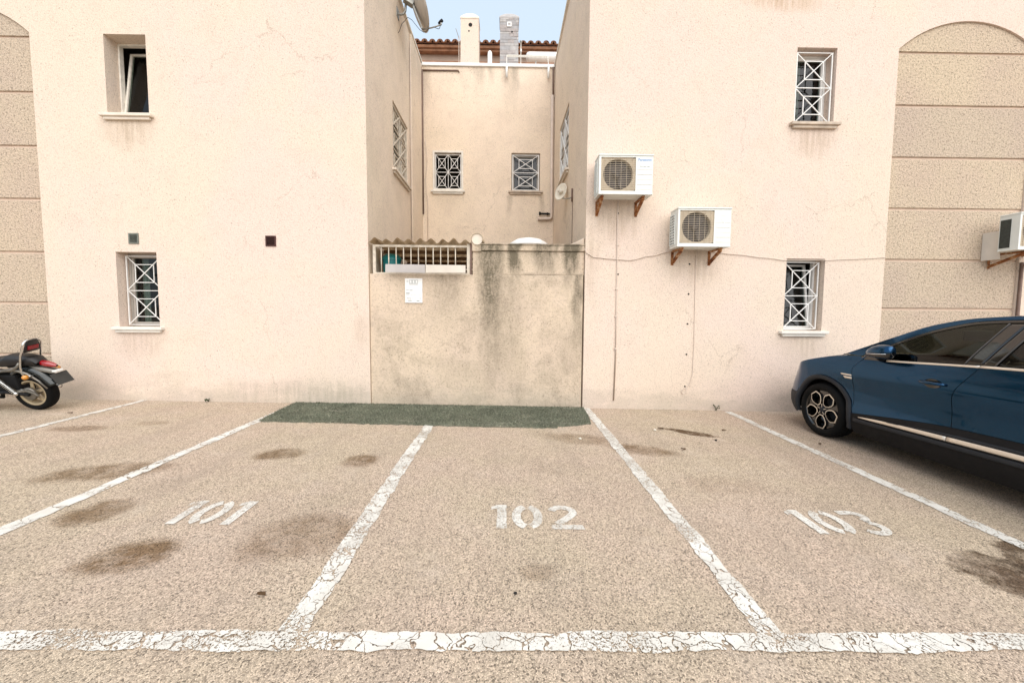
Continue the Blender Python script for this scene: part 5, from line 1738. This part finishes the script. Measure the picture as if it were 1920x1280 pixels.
for yy in (0.0, -2.72):
    wheel(-0.872, yy, -1)
    wheel(0.872, yy, 1)

# ================================================================== motorcycle, rear end towards the bays, leaning on its stand
LEAN = math.radians(12)
MX, MY = -6.70, 5.585
# local frame: x = backwards (world +x), y = away from the camera, z up, origin under the rear axle
MO = thing('motorcycle', 'dark custom motorcycle with a sissy bar, leaning by the wall on the left', 'motorcycle', (MX, MY, gz(MX) + 0.004), (LEAN, 0, 0))
RW = 0.268
def mtube(name, pts, r, mat, parent=None, n=10):
    return MB().tube(pts, r, n).build(name, mat, parent or MO, smooth=True)
def mwheel(cx, R, w, rim, parent=MO):
    prof = []
    for k in range(17):
        a = PI * k / 16
        prof.append((R - w * 0.5 + w * 0.5 * math.sin(a) * (1 if math.sin(a) < 0.94 else 1), -w / 2 * math.cos(a)))
    prof = [(rim, -w * 0.36)] + [(R - 0.055 + 0.055 * math.sin(a), -w / 2 * math.copysign(abs(math.cos(a)) ** 0.7, math.cos(a))) for a in [PI * k / 14 for k in range(15)]] + [(rim, w * 0.36)]
    wh = MB().lathe(prof, (cx, 0, R), 'Y', 48).build('wheel', 'dark_rubber', parent, smooth=True)
    m = MB()
    m.lathe([(rim + 0.004, -w * 0.38), (rim - 0.012, -w * 0.40), (rim - 0.022, -w * 0.34), (rim - 0.028, -w * 0.1), (rim - 0.028, w * 0.1), (rim - 0.022, w * 0.34), (rim + 0.004, w * 0.38)], (cx, 0, R), 'Y', 48)
    m.build('rim', 'moto_rim', wh, smooth=True)
    for k in range(5):
        a = 2 * PI * k / 5 + 0.3
        m = MB()
        for sy in (-0.03, 0.03):
            m.bar((cx + 0.04 * math.cos(a), sy, R + 0.04 * math.sin(a)), (cx + (rim - 0.02) * math.cos(a), sy * 0.8, R + (rim - 0.02) * math.sin(a)), 0.040, 0.016, up=(0, 1, 0))
        m.build('spoke', 'moto_rim', wh, bevel=0.004)
    MB().lathe([(0.001, -0.085), (0.035, -0.085), (0.045, -0.07), (0.05, 0.07), (0.035, 0.085), (0.001, 0.085)], (cx, 0, R), 'Y', 24).build('hub', 'moto_grey', wh, smooth=True)
    return wh
rw = mwheel(0.0, RW, 0.150, 0.185)
fw_ = mwheel(-1.42, 0.30, 0.10, 0.225)
MB().lathe([(0.02, -0.100), (0.085, -0.100), (0.095, -0.092), (0.095, -0.070), (0.001, -0.070)], (0, 0, RW), 'Y', 28).build('drum', 'moto_grey', rw, smooth=True)
MB().lathe([(0.001, -0.125), (0.022, -0.125), (0.024, -0.10)], (0, 0, RW), 'Y', 6).build('axle_nut', 'chrome', rw)
MB().bar((-0.055, -0.115, RW + 0.085), (-0.035, -0.112, RW + 0.01), 0.03, 0.018, up=(0, 1, 0)).build('brake_lever', 'chrome', rw, bevel=0.003)
# rear mudguard
rows = []
nn_ = 30
for k in range(nn_ + 1):
    a = math.radians(138 - 118 * k / nn_)          # from in front of the wheel over the top to behind it
    row = []
    rr = 0.345 + 0.065 * math.sin(max(0, math.radians(10) + PI * k / nn_ * 0.9))
    if k > 24: rr += 0.004 * (k - 24) ** 1.4
    for j in range(13):
        t = -1 + 2 * j / 12
        w = 0.098
        drop = 0.075 * abs(t) ** 3.5
        row.append(((rr - drop) * math.cos(a), t * w, RW + (rr - drop) * math.sin(a)))
    rows.append(row)
mg = MB().grid(rows).build('rear_mudguard', 'moto_paint', MO, smooth=True, solid=0.004)
for sgn in (-1, 1):
    mtube('mudguard_rail', [(-0.42, sgn * 0.115, 0.60), (-0.20, sgn * 0.118, 0.625), (-0.02, sgn * 0.118, 0.63), (0.10, sgn * 0.115, 0.58), (0.22, sgn * 0.112, 0.475), (0.30, sgn * 0.11, 0.36)], [0.022, 0.022, 0.02, 0.016, 0.012, 0.009], 'moto_grey')
    mtube('swingarm', [(-0.50, sgn * 0.12, 0.30), (-0.25, sgn * 0.125, 0.31), (0.04, sgn * 0.125, RW)], [0.026, 0.024, 0.020], 'black_plastic')
    sh = mtube('shock', [(-0.33, sgn * 0.15, 0.565), (-0.085, sgn * 0.15, 0.285)], 0.013, 'chrome')
    sp_ = []
    for k in range(140):
        t = k / 139
        a = t * 2 * PI * 13
        c = Vector((-0.30, 0, 0.53)).lerp(Vector((-0.115, 0, 0.32)), t)
        u, v = Vector((0.75, 0, 0.66)), Vector((0, 1, 0))
        p = c + u * 0.028 * math.cos(a) + v * 0.028 * math.sin(a)
        sp_.append((p.x, p.y + sgn * 0.15, p.z))
    MB().tube(sp_, 0.0055, 6).build('spring', 'chrome', sh, smooth=True)
    MB().tube([(-0.345, sgn * 0.15, 0.585), (-0.295, sgn * 0.15, 0.525)], 0.031, 14).build('shock_cap', 'chrome', sh, smooth=True)
    MB().tube([(-0.12, sgn * 0.15, 0.325), (-0.08, sgn * 0.15, 0.28)], 0.024, 12).build('shock_eye', 'chrome', sh, smooth=True)
MB().prism([(-0.18, 0.335), (0.02, 0.345), (0.13, 0.30), (0.17, 0.25), (0.13, 0.275), (0.03, 0.315), (-0.17, 0.300)], 0.03, (0, -0.135, 0), (1, 0, 0), (0, 0, 1)).build('chain_guard', 'moto_grey', MO, bevel=0.006)
# seat
rows = []
for k in range(17):
    t = k / 16
    x = -0.62 + 0.84 * t
    zt = 0.70 + 0.09 * math.sin(PI * min(1, t * 0.75 + 0.12)) + (0.035 if t > 0.5 else 0) + 0.02 * t
    if k == 16: zt -= 0.05
    w = 0.13 - 0.05 * t + (0.02 * math.sin(PI * t))
    zb = 0.665 + 0.02 * t
    rows.append([(x, -w * 0.8, zb), (x, -w, zb + 0.03), (x, -w, zt - 0.045), (x, -w * 0.8, zt - 0.012), (x, -w * 0.4, zt), (x, 0, zt + 0.004), (x, w * 0.4, zt), (x, w * 0.8, zt - 0.012), (x, w, zt - 0.045), (x, w, zb + 0.03), (x, w * 0.8, zb)])
m = MB().grid(rows)
m.face(rows[0]); m.face(rows[-1])
m.build('seat', 'seat_leather', MO, smooth=True)
# sissy bar and backrest
sb = []
for k in range(17):
    a = PI * k / 16
    sb.append((0.165 + 0.0 * k, -0.105 * math.cos(a), 0.985 + 0.062 * math.sin(a)))
path = [(0.06, -0.125, 0.565), (0.045, -0.125, 0.60), (0.055, -0.122, 0.70), (0.10, -0.118, 0.84)] + sb + [(0.10, 0.118, 0.84), (0.055, 0.122, 0.70), (0.045, 0.125, 0.60)]
mtube('sissy_bar', path, 0.0125, 'chrome', n=12)
mtube('bar_bracket', [(-0.20, -0.125, 0.63), (-0.05, -0.128, 0.645), (0.02, -0.128, 0.69), (0.05, -0.126, 0.74)], [0.02, 0.024, 0.018, 0.012], 'moto_grey')
rows = []
for k in range(9):
    t = k / 8
    z = 0.875 + 0.165 * t
    w = 0.085 * math.sin(PI * (0.30 + 0.55 * (1 - t) * 0 + 0.45 * (1 - t) + 0.0)) if False else 0.09 * (1 - 0.45 * t ** 3)
    x = 0.115 + 0.065 * t
    rows.append([(x + 0.012, -w, z), (x + 0.022, -w * 0.5, z), (x + 0.022, w * 0.5, z), (x + 0.012, w, z), (x - 0.045, w, z), (x - 0.075, w * 0.5, z), (x - 0.075, -w * 0.5, z), (x - 0.045, -w, z), (x + 0.012, -w, z)])
m = MB().grid(rows)
m.face(rows[0][:-1]); m.face(rows[-1][:-1])
br_ = m.build('backrest', 'seat_leather', MO, smooth=True)
MB().prism([(-0.062, 0.0), (0.062, 0.0), (0.064, 0.058), (-0.064, 0.058)], 0.012, (0.158, 0, 0.905), (0, 1, 0), (0.35, 0, 0.94)).build('reflector', 'red_reflector', br_, bevel=0.004)
# tail lamp, number plate, indicators
rows = []
for k in range(11):
    t = k / 10
    x = 0.155 + 0.25 * t
    z = 0.715 - 0.055 * t
    w = 0.046 * (math.sin(PI * (0.06 + 0.90 * t)) ** 0.55)
    h = 0.054 * (math.sin(PI * (0.08 + 0.84 * t)) ** 0.8)
    rows.append([(x, w * math.cos(2 * PI * j / 16), z + h * max(-0.6, math.sin(2 * PI * j / 16)) * 0.9) for j in range(17)])
tl = MB().grid(rows).build('tail_light', 'red_lens', MO, smooth=True)
rows = []
for k in range(9):
    t = k / 8
    x = 0.06 + 0.30 * t
    z = 0.690 - 0.060 * t - 0.02 * t * t
    w = 0.045 + 0.018 * math.sin(PI * t)
    rows.append([(x, -w, z - 0.05), (x, -w, z - 0.01), (x, 0, z + 0.012), (x, w, z - 0.01), (x, w, z - 0.05)])
MB().grid(rows).build('tail_light_base', 'moto_grey', tl, smooth=True)
MB().box(0.33, 0.42, -0.045, 0.045, 0.575, 0.605).build('plate_lamp', 'white_metal', MO, bevel=0.006)
MB().prism([(-0.105, -0.085), (0.105, -0.085), (0.105, 0.085), (-0.105, 0.085)], 0.004, (0.425, 0.0, 0.485), (0, 1, 0), (-0.45, 0, 0.89)).build('number_plate', 'plate_dark', MO, bevel=0.002)
for sgn in (-1, 1):
    st = mtube('indicator_stalk', [(0.16, sgn * 0.07, 0.555), (0.16, sgn * 0.17, 0.56)], 0.008, 'chrome')
    MB().lathe([(0.001, -0.038), (0.020, -0.034), (0.031, -0.015), (0.033, 0.004), (0.026, 0.022), (0.001, 0.030)], (0.165, sgn * 0.195, 0.56), 'X', 18).build('indicator', 'amber_lens', st, smooth=True)
# engine, tank, front end (outside the picture)
m = MB()
m.box(-1.02, -0.58, -0.13, 0.13, 0.20, 0.42)
m.build('engine', 'moto_grey', MO, bevel=0.04)
for k in range(7):
    MB().box(-0.95, -0.70, -0.10, 0.10, 0.43 + k * 0.022, 0.442 + k * 0.022).build('cooling_fin', 'black_plastic', MO)
rows = []
for k in range(13):
    t = k / 12
    x = -1.12 + 0.56 * t
    w = 0.135 * math.sin(PI * (0.12 + 0.80 * t)) ** 0.6
    h = 0.12 * math.sin(PI * (0.15 + 0.75 * t)) ** 0.6
    rows.append([(x, w * math.cos(2 * PI * j / 20), 0.74 + h * math.sin(2 * PI * j / 20)) for j in range(21)])
m = MB().grid(rows)
m.face(rows[0][:-1]); m.face(rows[-1][:-1])
m.build('fuel_tank', 'moto_paint', MO, smooth=True)
mtube('frame_tube', [(-1.12, 0, 0.80), (-0.9, 0, 0.66), (-0.5, 0, 0.60), (-0.3, 0, 0.58)], 0.022, 'black_plastic')
mtube('frame_tube', [(-1.12, 0, 0.76), (-1.08, 0.0, 0.30), (-0.95, 0.0, 0.18), (-0.5, 0, 0.18), (-0.45, 0, 0.5)], 0.022, 'black_plastic')
mtube('exhaust', [(-0.95, 0.14, 0.40), (-1.05, 0.16, 0.25), (-0.8, 0.17, 0.19), (-0.3, 0.18, 0.22), (0.12, 0.19, 0.28)], [0.02, 0.02, 0.024, 0.036, 0.036], 'chrome')
for sgn in (-1, 1):
    mtube('fork', [(-1.42, sgn * 0.085, 0.30), (-1.13, sgn * 0.085, 0.90)], 0.02, 'chrome')
mtube('handlebar', [(-0.86, -0.36, 0.98), (-0.98, -0.30, 1.02), (-1.10, -0.12, 0.95), (-1.10, 0.12, 0.95), (-0.98, 0.30, 1.02), (-0.86, 0.36, 0.98)], 0.012, 'chrome')
mtube('side_stand', [(-0.52, -0.14, 0.24), (-0.56, -0.30, 0.068)], 0.011, 'black_plastic')
MB().tube([(-0.55, -0.10, 0.20), (-0.55, -0.24, 0.20)], 0.014, 8).build('foot_peg', 'black_plastic', MO)
MB().lathe([(0.001, 0.05), (0.07, 0.04), (0.085, 0.0), (0.07, -0.07), (0.001, -0.09)], (-1.26, 0, 0.80), 'X', 24).build('headlight', 'chrome', MO, smooth=True)
MB().box(-0.60, -0.10, -0.10, 0.10, 0.30, 0.56).build('battery_box', 'black_plastic', MO, bevel=0.03)
